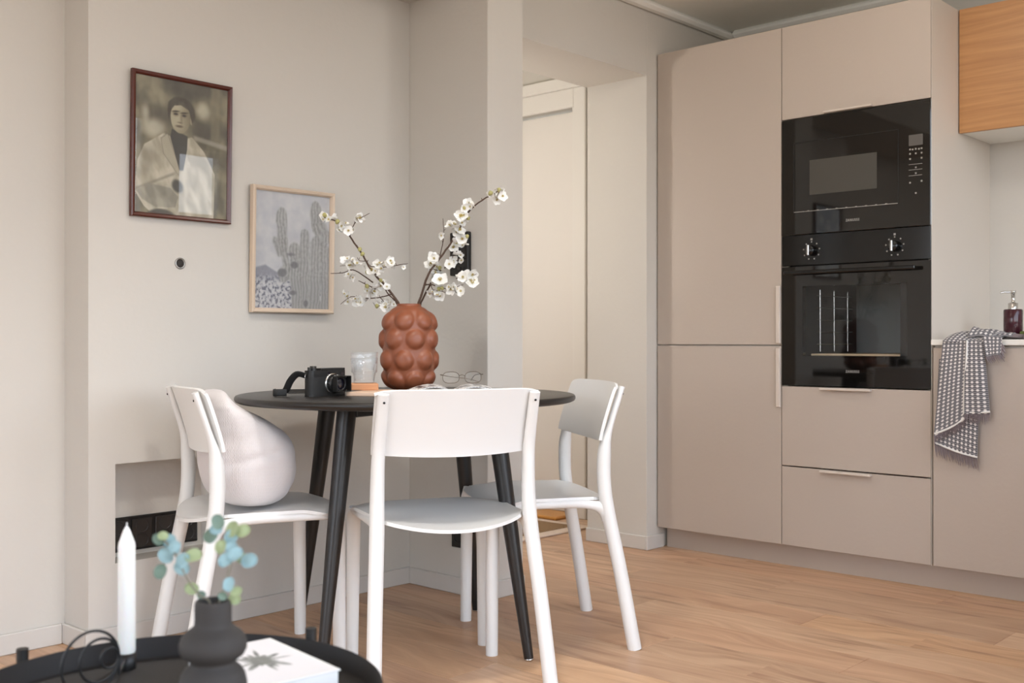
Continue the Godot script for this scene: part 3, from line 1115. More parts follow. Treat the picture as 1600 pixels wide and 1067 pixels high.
func cushion(at: Vector3, turn: float) -> void:
	var t := thing("cushion", "pale grey plump cushion leaning against the chair back beside the socket niche", "cushion", at, turn)
	var n := 40
	var wr := FastNoiseLite.new()
	wr.seed = 9
	wr.frequency = 9.0
	var rows := []
	var uvs := []
	var m := 64
	# height, rear and front limit (forward of the seat is positive), half width
	var cut := curve([Vector4(0.4488, -0.045, 0.020, 0.10), Vector4(0.4500, -0.085, 0.050, 0.135), Vector4(0.475, -0.122, 0.082, 0.163), Vector4(0.530, -0.143, 0.108, 0.178), Vector4(0.585, -0.146, 0.108, 0.180), Vector4(0.625, -0.128, 0.092, 0.176), Vector4(0.660, -0.128, 0.052, 0.168), Vector4(0.685, -0.130, 0.012, 0.162), Vector4(0.705, -0.130, -0.030, 0.152), Vector4(0.722, -0.130, -0.060, 0.142), Vector4(0.742, -0.126, -0.080, 0.120), Vector4(0.755, -0.118, -0.090, 0.090), Vector4(0.761, -0.108, -0.096, 0.05)], 5)
	for i in cut.size():
		var q: Vector4 = cut[i]
		var row := []
		var ur := []
		for j in m:
			var a := TAU * j / m
			var ca := signf(cos(a)) * pow(absf(cos(a)), 0.80)
			var sa := signf(sin(a)) * pow(absf(sin(a)), 0.80)
			var f := (q.y + q.z) / 2.0 + (q.z - q.y) / 2.0 * sa
			var p := Vector3(ca * q.w, q.x, -f)
			if sa < 0.0 and q.x > 0.6:
				p.z += 0.024 * (1.0 - ca * ca) * -sa
			var dent := exp(-pow((p.y - 0.590 + 0.22 * p.z) / 0.010, 2.0)) * smoothstep(0.05, 0.14, p.x) * smoothstep(-0.09, -0.01, p.z)
			var w := wr.get_noise_3d(p.x * 0.7, p.y * 1.1, p.z * 0.7) * 0.007 - 0.006 * dent
			if q.x > 0.456:
				p += Vector3(ca, 0, -sa).normalized() * w
			row.append(p)
		rows.append(row)
	rows.push_front(rows[0].map(func(_p): return Vector3(0, 0.4488, 0.0)))
	rows.append(rows[0].map(func(_p): return Vector3(0, 0.762, 0.101)))
	var st := begin()
	sheet(st, rows, [], true)
	# fine woven ribs
	var img := Image.create_empty(256, 256, false, Image.FORMAT_RGB8)
	for y in 256:
		for x in 256:
			var zig := absf(fmod(y / 8.0, 2.0) - 1.0) * 4.0
			var s := 0.5 + 0.5 * sin((x + zig) * TAU / 8.0)
			img.set_pixel(x, y, Color(s, s, s))
	img.convert(Image.FORMAT_RGBA8)
	img.bump_map_to_normal_map(2.0)
	img.generate_mipmaps()
	M.cushion.albedo_color = c8(222, 216, 215)
	M.cushion.normal_enabled = true
	M.cushion.normal_scale = 0.5
	M.cushion.normal_texture = tex(img)
	M.cushion.uv1_triplanar = true
	M.cushion.uv1_scale = Vector3.ONE * 6.5
	obj("cover", st, M.cushion, t)

# ---------------------------------------------------------------- dining table and what is on it
const T_C := Vector3(-2.428, 0, -2.154)
const T_H := 0.739

func dining_table() -> void:
	var t := thing("dining_table", "round black wooden dining table on four tapered legs", "table", T_C)
	var st := begin()
	var pr := [Vector2(0.0, T_H), Vector2(0.494, T_H), Vector2(0.4985, T_H - 0.0015), Vector2(0.5015, T_H - 0.006), Vector2(0.502, T_H - 0.011), Vector2(0.499, T_H - 0.017), Vector2(0.490, T_H - 0.021), Vector2(0.46, T_H - 0.024), Vector2(0.0, T_H - 0.024)]
	lathe(st, pr, 96)
	obj("tabletop", st, M.black_wood, t)
	st = begin()
	for k in 2:
		var b := Basis(Vector3(0, 1, 0), 0.253 + k * PI / 2)
		box(st, Vector3(-0.29, T_H - 0.052, -0.03), Vector3(0.29, T_H - 0.024, 0.03), 0.003, Transform3D(b, Vector3.ZERO))
	obj("under_frame", st, M.black_wood, t)
	for k in 4:
		var a := -0.253 + k * PI / 2
		var d := Vector3(cos(a), 0, sin(a))
		st = begin()
		tube(st, [d * 0.409 + Vector3(0, 0.006, 0), d * 0.352 + Vector3(0, 0.36, 0), d * 0.295 + Vector3(0, T_H - 0.024, 0)], [0.0135, 0.0215, 0.0275], 24)
		var l := obj("leg", st, M.black_wood, t)
		st = begin()
		lathe(st, [Vector2(0.0, 0.0), Vector2(0.012, 0.0), Vector2(0.0135, 0.002), Vector2(0.0135, 0.007), Vector2(0.0, 0.007)], 20, d * 0.409)
		obj("foot", st, M.chrome, l)

func bubble_vase() -> void:
	var base := deep(639, 610, 3.40)
	base.y = T_H
	var t := thing("bubble_vase", "terracotta brown vase covered in round bubbles, holding blossom branches", "vase", base)
	var Hh := 0.274
	var knobs := []
	var g := RandomNumberGenerator.new()
	g.seed = 4
	# rows of bubbles, staggered
	var lev := [[0.034, 7, 0.0], [0.098, 7, 0.5], [0.163, 7, 0.0], [0.222, 7, 0.5]]
	var face_a := atan2(-(EYE.z - base.z), EYE.x - base.x)
	for l in lev:
		for k in l[1]:
			knobs.append(Vector3(l[0], face_a + 0.25 + TAU * (k + l[2]) / l[1], 0.026))
	var rows := []
	var ny := 96
	var na := 144
	for i in ny + 1:
		var v := float(i) / ny
		var y := v * Hh
		var R := 0.0825
		R *= pow(clampf(1.0 - pow(absf(2.0 * v - 0.98), 3.4), 0.0, 1.0), 0.36)
		R = maxf(R, lerpf(0.046, 0.037, v))
		var row := []
		for j in na:
			var a := TAU * j / na
			var add := 0.0
			for kn in knobs:
				var dy: float = y - kn.x
				if absf(dy) > 0.040:
					continue
				var da: float = wrapf(a - kn.y, -PI, PI) * maxf(R, 0.055)
				var q: float = 1.0 - (da * da + dy * dy) / (0.0325 * 0.0325)
				if q > 0.0:
					add += pow(0.0125 * smoothstep(0.0, 1.0, pow(q, 0.75)), 3.0)
			add = pow(add, 1.0 / 3.0)
			if v > 0.975 or v < 0.012:
				add = 0.0
			var rr := R + add
			row.append(Vector3(rr * cos(a), y, -rr * sin(a)))
		rows.append(row)
	# inside of the neck
	for q in [[0.034, Hh], [0.034, Hh - 0.06], [0.05, Hh - 0.14], [0.001, Hh - 0.16]]:
		var row := []
		for j in na:
			var a := TAU * j / na
			row.append(Vector3(q[0] * cos(a), q[1], -q[0] * sin(a)))
		rows.append(row)
	var st := begin()
	sheet(st, rows, [], true)
	obj("body", st, M.terracotta, t)

func blossom_mesh(seed_: int) -> ArrayMesh:
	var g := RandomNumberGenerator.new()
	g.seed = seed_
	var st := begin()
	for k in 5:
		var a := TAU * k / 5.0 + g.randf_range(-0.15, 0.15)
		var cup := g.randf_range(0.15, 1.1)
		var d := Vector3(cos(a), 0, sin(a))
		var s := Vector3(-sin(a), 0, cos(a))
		var rows := []
		for i in 5:
			var v := i / 4.0
			var w := 0.50 * sin(PI * (0.10 + 0.78 * v)) * (1.0 + 0.12 * sin(k * 2.1))
			var row := []
			for j in 4:
				var u := 2.0 * j / 3.0 - 1.0
				var y := cup * v * v * 0.6 + 0.16 * u * u * w + 0.05 * sin(u * 4.0 + k)
				row.append(d * (0.06 + 0.94 * v) * (1.0 - 0.10 * absf(u) * v) + s * u * w + Vector3(0, y, 0))
			rows.append(row)
		sheet(st, rows)
	return made(st)

func branches() -> void:
	var blooms := [blossom_mesh(1), blossom_mesh(2), blossom_mesh(3)]
	var st := begin()
	var pr := []
	for i in 7:
		var a := PI * i / 6.0
		pr.append(Vector2(0.5 * sin(a) * (1.0 - 0.25 * cos(a)), -0.6 * cos(a)))
	lathe(st, pr, 8)
	var bud := made(st)
	st = begin()
	for k in 7:
		var a := TAU * k / 7.0
		tube(st, [Vector3.ZERO, Vector3(0.22 * cos(a), 0.42, 0.22 * sin(a))], [0.03, 0.05], 4)
	var stamens := made(st)
	var cro := func(x: float, y: float) -> Vector2: return Vector2(490 + x / 4.852, 280 + y / 4.852)
	var D := 3.40
	var zof := func(p: Vector2, k: float) -> Vector3: return deep(p.x, p.y, D + k)
	var sets := [
		{"label": "left leaning branch of white blossom in the bubble vase", "lines": [
			[[[645, 1010], [640, 935], [540, 800], [480, 740], [420, 655], [350, 540], [275, 430], [230, 360], [170, 315], [80, 290]], 0.0042, 0.0, -0.10],
			[[[650, 1010], [625, 930], [560, 860], [530, 800]], 0.003, 0.01, 0.02],
			[[[275, 430], [300, 350], [345, 300], [425, 255]], 0.0018, -0.07, -0.09],
			[[[450, 780], [380, 730], [300, 685], [220, 708], [130, 712]], 0.0022, -0.04, 0.03],
			[[[420, 655], [500, 665], [600, 655], [715, 637]], 0.0018, -0.06, -0.12],
			[[[585, 870], [520, 890], [440, 900], [350, 895], [280, 890], [205, 945]], 0.0020, 0.02, 0.06],
			[[[470, 830], [400, 795], [340, 768]], 0.0020, 0.0, 0.03],
			[[[330, 640], [270, 650], [200, 655]], 0.0013, -0.05, -0.03],
			[[[400, 620], [350, 615], [330, 590]], 0.0013, -0.06, -0.06],
			[[[500, 890], [530, 930], [480, 965], [450, 930]], 0.0013, 0.0, 0.02]],
			"flowers": [[75, 285, 10], [120, 305, 8], [155, 290, 9], [205, 350, 9], [240, 335, 8], [262, 385, 10], [345, 290, 10], [365, 305, 8], [305, 385, 7], [190, 385, 7], [235, 612, 9], [265, 655, 9], [325, 640, 10], [300, 615, 8], [500, 645, 12], [520, 670, 9], [600, 635, 11], [580, 620, 9], [440, 690, 12], [465, 705, 10], [270, 722, 9], [290, 740, 8], [500, 805, 10], [520, 790, 9], [430, 862, 12], [455, 850, 10], [410, 850, 9], [245, 885, 10], [265, 930, 8], [340, 935, 13], [375, 930, 10], [320, 915, 10], [560, 945, 13], [540, 970, 10], [585, 935, 9], [490, 935, 9], [680, 665, 5], [555, 815, 8]],
			"buds": [[405, 810], [370, 565], [85, 270], [405, 705], [510, 765], [350, 530], [480, 960], [180, 320]]},
		{"label": "right leaning branch of white blossom reaching above the black wall panel", "lines": [
			[[[790, 1010], [800, 935], [870, 720], [940, 620], [1000, 540], [1070, 440], [1110, 370], [1165, 260], [1250, 175], [1370, 110], [1410, 72]], 0.0040, 0.0, -0.12],
			[[[800, 1010], [815, 935], [890, 780], [950, 700], [1040, 640], [1120, 592]], 0.0036, 0.015, 0.0],
			[[[955, 590], [975, 500], [988, 420], [980, 295]], 0.0018, -0.02, -0.04],
			[[[850, 800], [890, 795], [950, 815], [1030, 830], [1075, 815], [1135, 798]], 0.0020, 0.0, -0.06],
			[[[890, 795], [905, 835], [960, 845], [1030, 862]], 0.0015, 0.0, -0.04],
			[[[1035, 640], [1060, 570], [1080, 500]], 0.0015, -0.02, -0.03],
			[[[1080, 750], [1150, 745], [1200, 735], [1235, 715]], 0.0014, -0.03, -0.06],
			[[[940, 690], [890, 670], [880, 645]], 0.0013, 0.0, -0.02],
			[[[1170, 255], [1150, 225], [1165, 190]], 0.0013, -0.08, -0.09]],
			"flowers": [[1405, 95, 9], [1345, 105, 8], [1430, 125, 10], [1385, 150, 10], [1425, 80, 7], [1170, 180, 11], [1190, 195, 10], [1140, 215, 9], [1110, 285, 14], [1130, 320, 11], [1060, 350, 13], [1100, 385, 13], [1040, 340, 9], [1140, 270, 9], [1085, 480, 12], [1130, 455, 12], [1060, 520, 11], [1145, 490, 9], [1090, 572, 10], [1050, 620, 12], [1025, 640, 10], [1125, 612, 7], [905, 592, 12], [890, 650, 13], [915, 700, 13], [930, 660, 10], [965, 680, 8], [960, 765, 16], [990, 750, 13], [925, 755, 12], [950, 795, 11], [1060, 835, 14], [1095, 845, 12], [1035, 815, 9], [960, 882, 11], [900, 862, 9], [935, 870, 9], [1150, 740, 13], [1115, 745, 11], [1200, 715, 12], [1200, 790, 13], [1195, 770, 10], [962, 422, 8]],
			"buds": [[1172, 295], [1165, 432], [1405, 78], [1340, 105], [1085, 475], [1140, 215], [975, 825], [950, 830], [955, 670]]}]
	for s in sets:
		var t := thing("blossom_branch", s.label, "branch", Vector3.ZERO, 0.0, "blossom branches in the bubble vase")
		var wood := begin()
		for ln in s.lines:
			var pts := []
			var nn: int = ln[0].size()
			for i in nn:
				var q: Vector2 = cro.call(ln[0][i][0], ln[0][i][1])
				pts.append(zof.call(q, lerpf(ln[2], ln[3], float(i) / (nn - 1))))
			pts = curve(pts, 4)
			var r := []
			for i in pts.size():
				r.append(ln[1] * lerpf(1.0, 0.45, float(i) / pts.size()))
				if i % 3 == 1:
					pts[i] += Vector3(rng.randf_range(-1, 1), rng.randf_range(-1, 1), rng.randf_range(-1, 1)) * ln[1] * 0.45
			tube(wood, pts, r, 7)
			# little spurs
			for k in int(pts.size() / 4.0):
				var p: Vector3 = pts[k * 4 + 1]
				tube(wood, [p, p + Vector3(rng.randf_range(-0.006, 0.006), rng.randf_range(0.002, 0.009), rng.randf_range(-0.005, 0.005))], [ln[1] * 0.5, 0.0007], 5)
		obj("stem", wood, M.bark, t)
		var depth_at := func(x: float, y: float) -> float:
			var best := 1e9
			var out := 0.0
			for ln in s.lines:
				var nn: int = ln[0].size()
				for i in nn:
					var d: float = Vector2(ln[0][i][0] - x, ln[0][i][1] - y).length()
					if d < best:
						best = d
						out = lerpf(ln[2], ln[3], float(i) / (nn - 1))
			return out
		var more: Array = s.flowers.duplicate()
		for f in s.flowers:
			if f[2] >= 9:
				more.append([f[0] + rng.randf_range(-26, 26), f[1] + rng.randf_range(-22, 22), f[2] * rng.randf_range(0.6, 0.9)])
		for f in more:
			var q: Vector2 = cro.call(f[0], f[1])
			var at: Vector3 = zof.call(q, depth_at.call(f[0], f[1]) + rng.randf_range(-0.012, 0.008))
			var size: float = f[2] * 0.00172
			var look := (EYE - at).normalized()
			var up := (look * rng.randf_range(0.3, 1.0) + Vector3(rng.randf_range(-0.8, 0.8), rng.randf_range(-0.2, 0.9), rng.randf_range(-0.8, 0.8))).normalized()
			var ax := up.cross(Vector3(0.3, 0.2, 0.9)).normalized()
			var b := Basis(ax, up, ax.cross(up)).rotated(up, rng.randf() * TAU).scaled(Vector3.ONE * size)
			var o := inst("blossom", blooms[rng.randi() % 3], M.petal, t, Transform3D(b, at))
			inst("stamens", stamens, M.stamen, o, Transform3D.IDENTITY)
		for f in s.buds:
			var q: Vector2 = cro.call(f[0], f[1])
			var at: Vector3 = zof.call(q, depth_at.call(f[0], f[1]) - 0.012)
			var b := Basis.from_euler(Vector3(rng.randf_range(-0.8, 0.8), rng.randf() * TAU, rng.randf_range(-0.8, 0.8))).scaled(Vector3.ONE * rng.randf_range(0.010, 0.014))
			inst("bud", bud, M.sepal, t, Transform3D(b, at))

func photo_camera() -> void:
	var base := on_y(508, 618, T_H)
	base.y = T_H
	# local +z is the way the lens looks: right of the viewer and a little towards them
	var right := Vector3(cos(yaw), 0, -sin(yaw))
	var toward := Vector3(sin(yaw), 0, cos(yaw))
	var look := (right * 0.80 + toward * 0.60).normalized()
	var t := thing("photo_camera", "black rangefinder camera with a square lens hood on the dining table", "camera", base, atan2(look.x, look.z))
	var st := begin()
	# body: rounded ends
	var prof := []
	for k in 28:
		var a := TAU * k / 28.0
		prof.append(Vector2(clampf(0.0693 * cos(a) * 1.6, -0.052, 0.052) + 0.0173 * cos(a), 0.0173 * signf(sin(a)) * pow(absf(sin(a)), 0.6)))
	var build := func(y0: float, y1: float, grow: float) -> SurfaceTool:
		var s := begin()
		var rows := []
		for y in [y0, y1]:
			var row := []
			for p in prof:
				row.append(Vector3(p.x * (1.0 + grow / 0.07), y, -p.y * (1.0 + grow / 0.017)))
			rows.append(row)
		sheet(s, rows, [], true)
		for y in [y0, y1]:
			for k in range(1, 27):
				var A := Vector3(prof[0].x, y, -prof[0].y)
				var B := Vector3(prof[k].x, y, -prof[k].y)
				var C := Vector3(prof[k + 1].x, y, -prof[k + 1].y)
				if y == y0:
					tri(s, A, C, B)
				else:
					tri(s, A, B, C)
		return s
	var S := 1.0
	obj("body", build.call(0.0, 0.056, 0.0), M.leather, t)
	obj("base_plate", build.call(-0.0, 0.004, 0.0006), M.camera_metal, t)
	obj("top_plate", build.call(0.056, 0.074, 0.0004), M.camera_metal, t)
	st = begin()
	box(st, Vector3(-0.030, 0.074, -0.015), Vector3(0.064, 0.080, 0.0155), 0.001)
	obj("top_housing", st, M.camera_metal, t)
	st = begin()
	lathe(st, [Vector2(0.0, 0.086), Vector2(0.0095, 0.086), Vector2(0.0095, 0.074)], 20, Vector3(-0.046, 0, 0.0))
	lathe(st, [Vector2(0.0, 0.085), Vector2(0.0055, 0.085), Vector2(0.0055, 0.074)], 16, Vector3(-0.062, -0.002, 0.002))
	obj("dials", st, M.camera_metal, t)
	var fwd := Basis(Vector3(1, 0, 0), PI / 2)
	var lc := Vector3(0.012, 0.036, 0.0)
	st = begin()
	for p in [[0.050, 0.064, 0.0165], [-0.002, 0.066, 0.0165]]:
		box(st, Vector3(p[0] - 0.0055, p[1] - 0.0045, p[2]), Vector3(p[0] + 0.0055, p[1] + 0.0045, p[2] + 0.0018), 0.0005)
	obj("finder_windows", st, M.lens_glass, t)
	st = begin()
	lathe(st, [Vector2(0.029, 0.016), Vector2(0.029, 0.0205), Vector2(0.026, 0.0215), Vector2(0.024, 0.0215)], 36, lc, fwd)
	var lens := obj("lens_mount", st, M.chrome, t)
	st = begin()
	lathe(st, [Vector2(0.0255, 0.019), Vector2(0.0255, 0.034), Vector2(0.0235, 0.035), Vector2(0.0235, 0.040), Vector2(0.0245, 0.041), Vector2(0.0245, 0.050), Vector2(0.020, 0.052), Vector2(0.0165, 0.052), Vector2(0.0165, 0.047)], 36, lc, fwd)
	for k in 24:
		var a := TAU * k / 24.0
		var q := lc + Vector3(cos(a) * 0.0255, sin(a) * 0.0255, 0.0265)
		box(st, q - Vector3(0.0012, 0.0012, 0.005), q + Vector3(0.0012, 0.0012, 0.005))
	obj("lens_barrel", st, M.camera_metal, lens)
	st = begin()
	for k in 5:
		var a := PI * 0.5 + (k - 2) * 0.42
		var q := lc + Vector3(cos(a) * 0.0246, sin(a) * 0.0246, 0.0375)
		box(st, q - Vector3(0.0016, 0.0005, 0.0012), q + Vector3(0.0016, 0.0006, 0.0012))
	obj("lens_marks", st, M.white, lens)
	st = begin()
	var gp := []
	for i in 7:
		var a := 0.5 * PI * i / 6.0
		gp.append(Vector2(0.0166 * cos(a), 0.046 + 0.004 * sin(a)))
	lathe(st, gp, 30, lc, fwd)
	obj("front_element", st, M.lens_glass, lens)
	# square vented hood
	st = begin()
	var hw := 0.027
	var hh := 0.0215
	var z0 := 0.047
	var z1 := 0.066
	for sx in [-1.0, 1.0]:
		box(st, lc + Vector3(sx * hw - 0.0012, -hh, z0), lc + Vector3(sx * hw + 0.0012, hh, z1), 0.0006)
	for sy in [-1.0, 1.0]:
		box(st, lc + Vector3(-hw, sy * hh - 0.0012, z0), lc + Vector3(hw, sy * hh + 0.0012, z1), 0.0006)
	# back plate of the hood, open round the lens
	for k in 24:
		var a0 := TAU * k / 24.0
		var a1 := TAU * (k + 1) / 24.0
		var sq := func(a: float) -> Vector3:
			var m := maxf(absf(cos(a)) / hw, absf(sin(a)) / hh)
			return lc + Vector3(cos(a) / m, sin(a) / m, z0 + 0.001)
		quad(st, lc + Vector3(cos(a0) * 0.0195, sin(a0) * 0.0195, z0 + 0.004), sq.call(a0), sq.call(a1), lc + Vector3(cos(a1) * 0.0195, sin(a1) * 0.0195, z0 + 0.004))
	obj("lens_hood", st, M.black, lens)
	# strap: off the near lug, up and down onto the table behind
	st = begin()
	ring(st, Vector3(-0.071, 0.057, 0.0), Vector3(1, 0, 0), Vector3(0, 1, 0), 0.006, 0.0012, 16, 6)
	ring(st, Vector3(0.071, 0.057, 0.0), Vector3(1, 0, 0), Vector3(0, 1, 0), 0.006, 0.0012, 16, 6)
	obj("strap_lugs", st, M.chrome, t)
	st = begin()
	var path := curve([Vector3(-0.075, 0.060, -0.002), Vector3(-0.086, 0.064, -0.022), Vector3(-0.090, 0.045, -0.045), Vector3(-0.088, 0.018, -0.066), Vector3(-0.080, 0.012, -0.090), Vector3(-0.055, 0.012, -0.100), Vector3(-0.020, 0.012, -0.075), Vector3(0.02, 0.012, -0.055)], 5)
	var rr := []
	for p in path:
		rr.append(Vector2(0.0018, 0.0105))
	tube(st, path, rr, 10, Vector3(0, 0.5, 1))
	obj("strap", st, M.leather, t)
	st = begin()
	path = curve([Vector3(-0.090, 0.0115, -0.062), Vector3(-0.112, 0.0115, -0.070), Vector3(-0.118, 0.0115, -0.085), Vector3(-0.098, 0.0115, -0.098)], 5)
	rr = []
	for p in path:
		rr.append(Vector2(0.0018, 0.0105))
	tube(st, path, rr, 10, Vector3(0, 1, 0))
	obj("strap_loop", st, M.leather, t)

func glass_profile() -> Array:
	# outside up, inside down: one solid of glass
	return [Vector2(0.0, 0.0), Vector2(0.029, 0.0), Vector2(0.0305, 0.002), Vector2(0.0325, 0.022), Vector2(0.0345, 0.030), Vector2(0.0385, 0.033), Vector2(0.0405, 0.060), Vector2(0.0412, 0.0755), Vector2(0.0405, 0.0765), Vector2(0.0395, 0.0755), Vector2(0.0385, 0.060), Vector2(0.0365, 0.035), Vector2(0.0325, 0.031), Vector2(0.0305, 0.022), Vector2(0.0285, 0.008), Vector2(0.0, 0.0065)]

func table_things() -> void:
	photo_camera()
	# book under the wooden block
	var right := Vector3(cos(yaw), 0, -sin(yaw))
	var p := on_y(588, 613, T_H + 0.006)
	var t := thing("table_book", "thin peach coloured book under the stacked drinking glasses", "book", Vector3(p.x, T_H, p.z), yaw - 0.25)
	block("cover", Vector3(-0.056, 0.0, -0.10), Vector3(0.056, 0.011, 0.09), M.peach, t, 0.0015)
	p = on_y(569, 603, T_H + 0.0215)
	var b := thing("wooden_coaster", "small square wooden block under the drinking glasses", "coaster", Vector3(p.x, T_H + 0.011, p.z), yaw + 0.2)
	block("block", Vector3(-0.040, 0.0, -0.040), Vector3(0.040, 0.020, 0.040), M.wood_block, b, 0.002)
	for k in 2:
		var g := thing("drinking_glass", ["clear tumbler standing on the wooden block, another nested in it", "clear tumbler nested inside another tumbler, the upper one"][k], "glass", Vector3(p.x, T_H + 0.031 + 0.0335 * k, p.z), 0.0, "stacked tumblers")
		var st := begin()
		var pr := glass_profile()
		if k == 1:
			for i in pr.size():
				pr[i].y *= 0.78
		lathe(st, pr, 40)
		obj("tumbler", st, M.tumbler, g)
	# open magazine
	p = deep(708, 612, 3.12)
	var mz := thing("magazine", "open magazine with dark printed pictures lying in front of the vase", "magazine", Vector3(p.x, T_H, p.z), yaw + 0.12)
	for s in [-1.0, 1.0]:
		var rows := []
		var uvs := []
		for i in 11:
			var row := []
			var ur := []
			for j in 17:
				var u := j / 16.0
				var v := i / 10.0
				var y := 0.0050 + 0.034 * pow(sin(PI * minf(u * 1.02, 1.0)), 0.7) * (1.0 - 0.55 * u) + 0.003 * sin(v * 5.0) * u
				row.append(Vector3(s * 0.150 * u, y, -0.095 + 0.19 * v))
				ur.append(Vector2(u, v))
			if s < 0:
				row.reverse()
				ur.reverse()
			rows.append(row)
			uvs.append(ur)
		rows.reverse()
		uvs.reverse()
		var st := begin()
		shell(st, rows, 0.003, uvs)
		var m := mat(Color.WHITE, 0.4)
		m.albedo_texture = tex(page_image(3 if s < 0 else 8))
		obj("page_block", st, m, mz)
	# spectacles
	var sp := deep(722, 606, 3.13)
	var e := thing("eyeglasses", "thin wire rimmed eyeglasses lying on the open magazine", "eyeglasses", Vector3(sp.x, T_H + 0.034, sp.z), yaw + 0.30)
	var st := begin()
	for s in [-1.0, 1.0]:
		var pts := []
		for k in 21:
			var a := TAU * k / 20.0
			pts.append(Vector3(s * 0.033 + 0.0245 * signf(cos(a)) * pow(absf(cos(a)), 0.75), 0.018 + 0.0165 * signf(sin(a)) * pow(absf(sin(a)), 0.75), 0.0))
		tube(st, pts, 0.0011, 6)
	tube(st, curve([Vector3(-0.0095, 0.022, 0), Vector3(0, 0.026, 0.002), Vector3(0.0095, 0.022, 0)], 4), 0.0011, 6)
	obj("rims", st, M.wire, e)
	for s in [-1.0, 1.0]:
		st = begin()
		var pts := curve([Vector3(s * 0.0575, 0.026, 0), Vector3(s * 0.064, 0.027, -0.004), Vector3(s * 0.066, 0.026, -0.05), Vector3(s * 0.064, 0.020, -0.10), Vector3(s * 0.062, 0.004, -0.132)] if s > 0 else [Vector3(-0.0575, 0.026, 0), Vector3(-0.063, 0.026, -0.004), Vector3(-0.03, 0.020, -0.022), Vector3(0.03, 0.012, -0.034), Vector3(0.062, 0.003, -0.038)], 4)
		tube(st, pts, 0.0012, 6)
		obj("temple", st, M.wire, e)
		st = begin()
		var c := Vector3(s * 0.033, 0.018, 0)
		var rim := []
		for k in 20:
			var a := TAU * k / 20.0
			rim.append(c + Vector3(0.0240 * signf(cos(a)) * pow(absf(cos(a)), 0.75), 0.0160 * signf(sin(a)) * pow(absf(sin(a)), 0.75), 0))
		for k in 20:
			tri(st, c, rim[k], rim[(k + 1) % 20])
		obj("lens", st, M.glass, e)

func page_image(seed_: int) -> Image:
	var img := Image.create_empty(192, 256, false, Image.FORMAT_RGB8)
	var n := FastNoiseLite.new()
	n.seed = seed_
	n.frequency = 0.022
	n.fractal_octaves = 4
	for y in 256:
		for x in 192:
			var c := c8(238, 236, 233)
			if x > 14 and x < 178 and y > 12 and y < 236:
				var g := n.get_noise_2d(x, y * 0.8)
				c = c.lerp(c8(46, 44, 50), smoothstep(0.04, 0.16, g))
				c = c.lerp(c8(170, 168, 172), smoothstep(0.14, 0.26, -g) * 0.6)
			img.set_pixel(x, y, c)
	return img

# ---------------------------------------------------------------- wall things
func soft(d: float, w: float) -> float:
	return 1.0 - smoothstep(-w, w, d)
func ell(p: Vector2, c: Vector2, r: Vector2, rot := 0.0) -> float:
	var q := (p - c).rotated(-rot) / r
	return (q.length() - 1.0) * minf(r.x, r.y)
func poly(p: Vector2, pts: PackedVector2Array) -> float:
	var d := 1e9
	var n := pts.size()
	for i in n:
		var a := pts[i]
		var b := pts[(i + 1) % n]
		var q := Geometry2D.get_closest_point_to_segment(p, a, b)
		d = minf(d, p.distance_to(q))
	return -d if Geometry2D.is_point_in_polygon(p, pts) else d

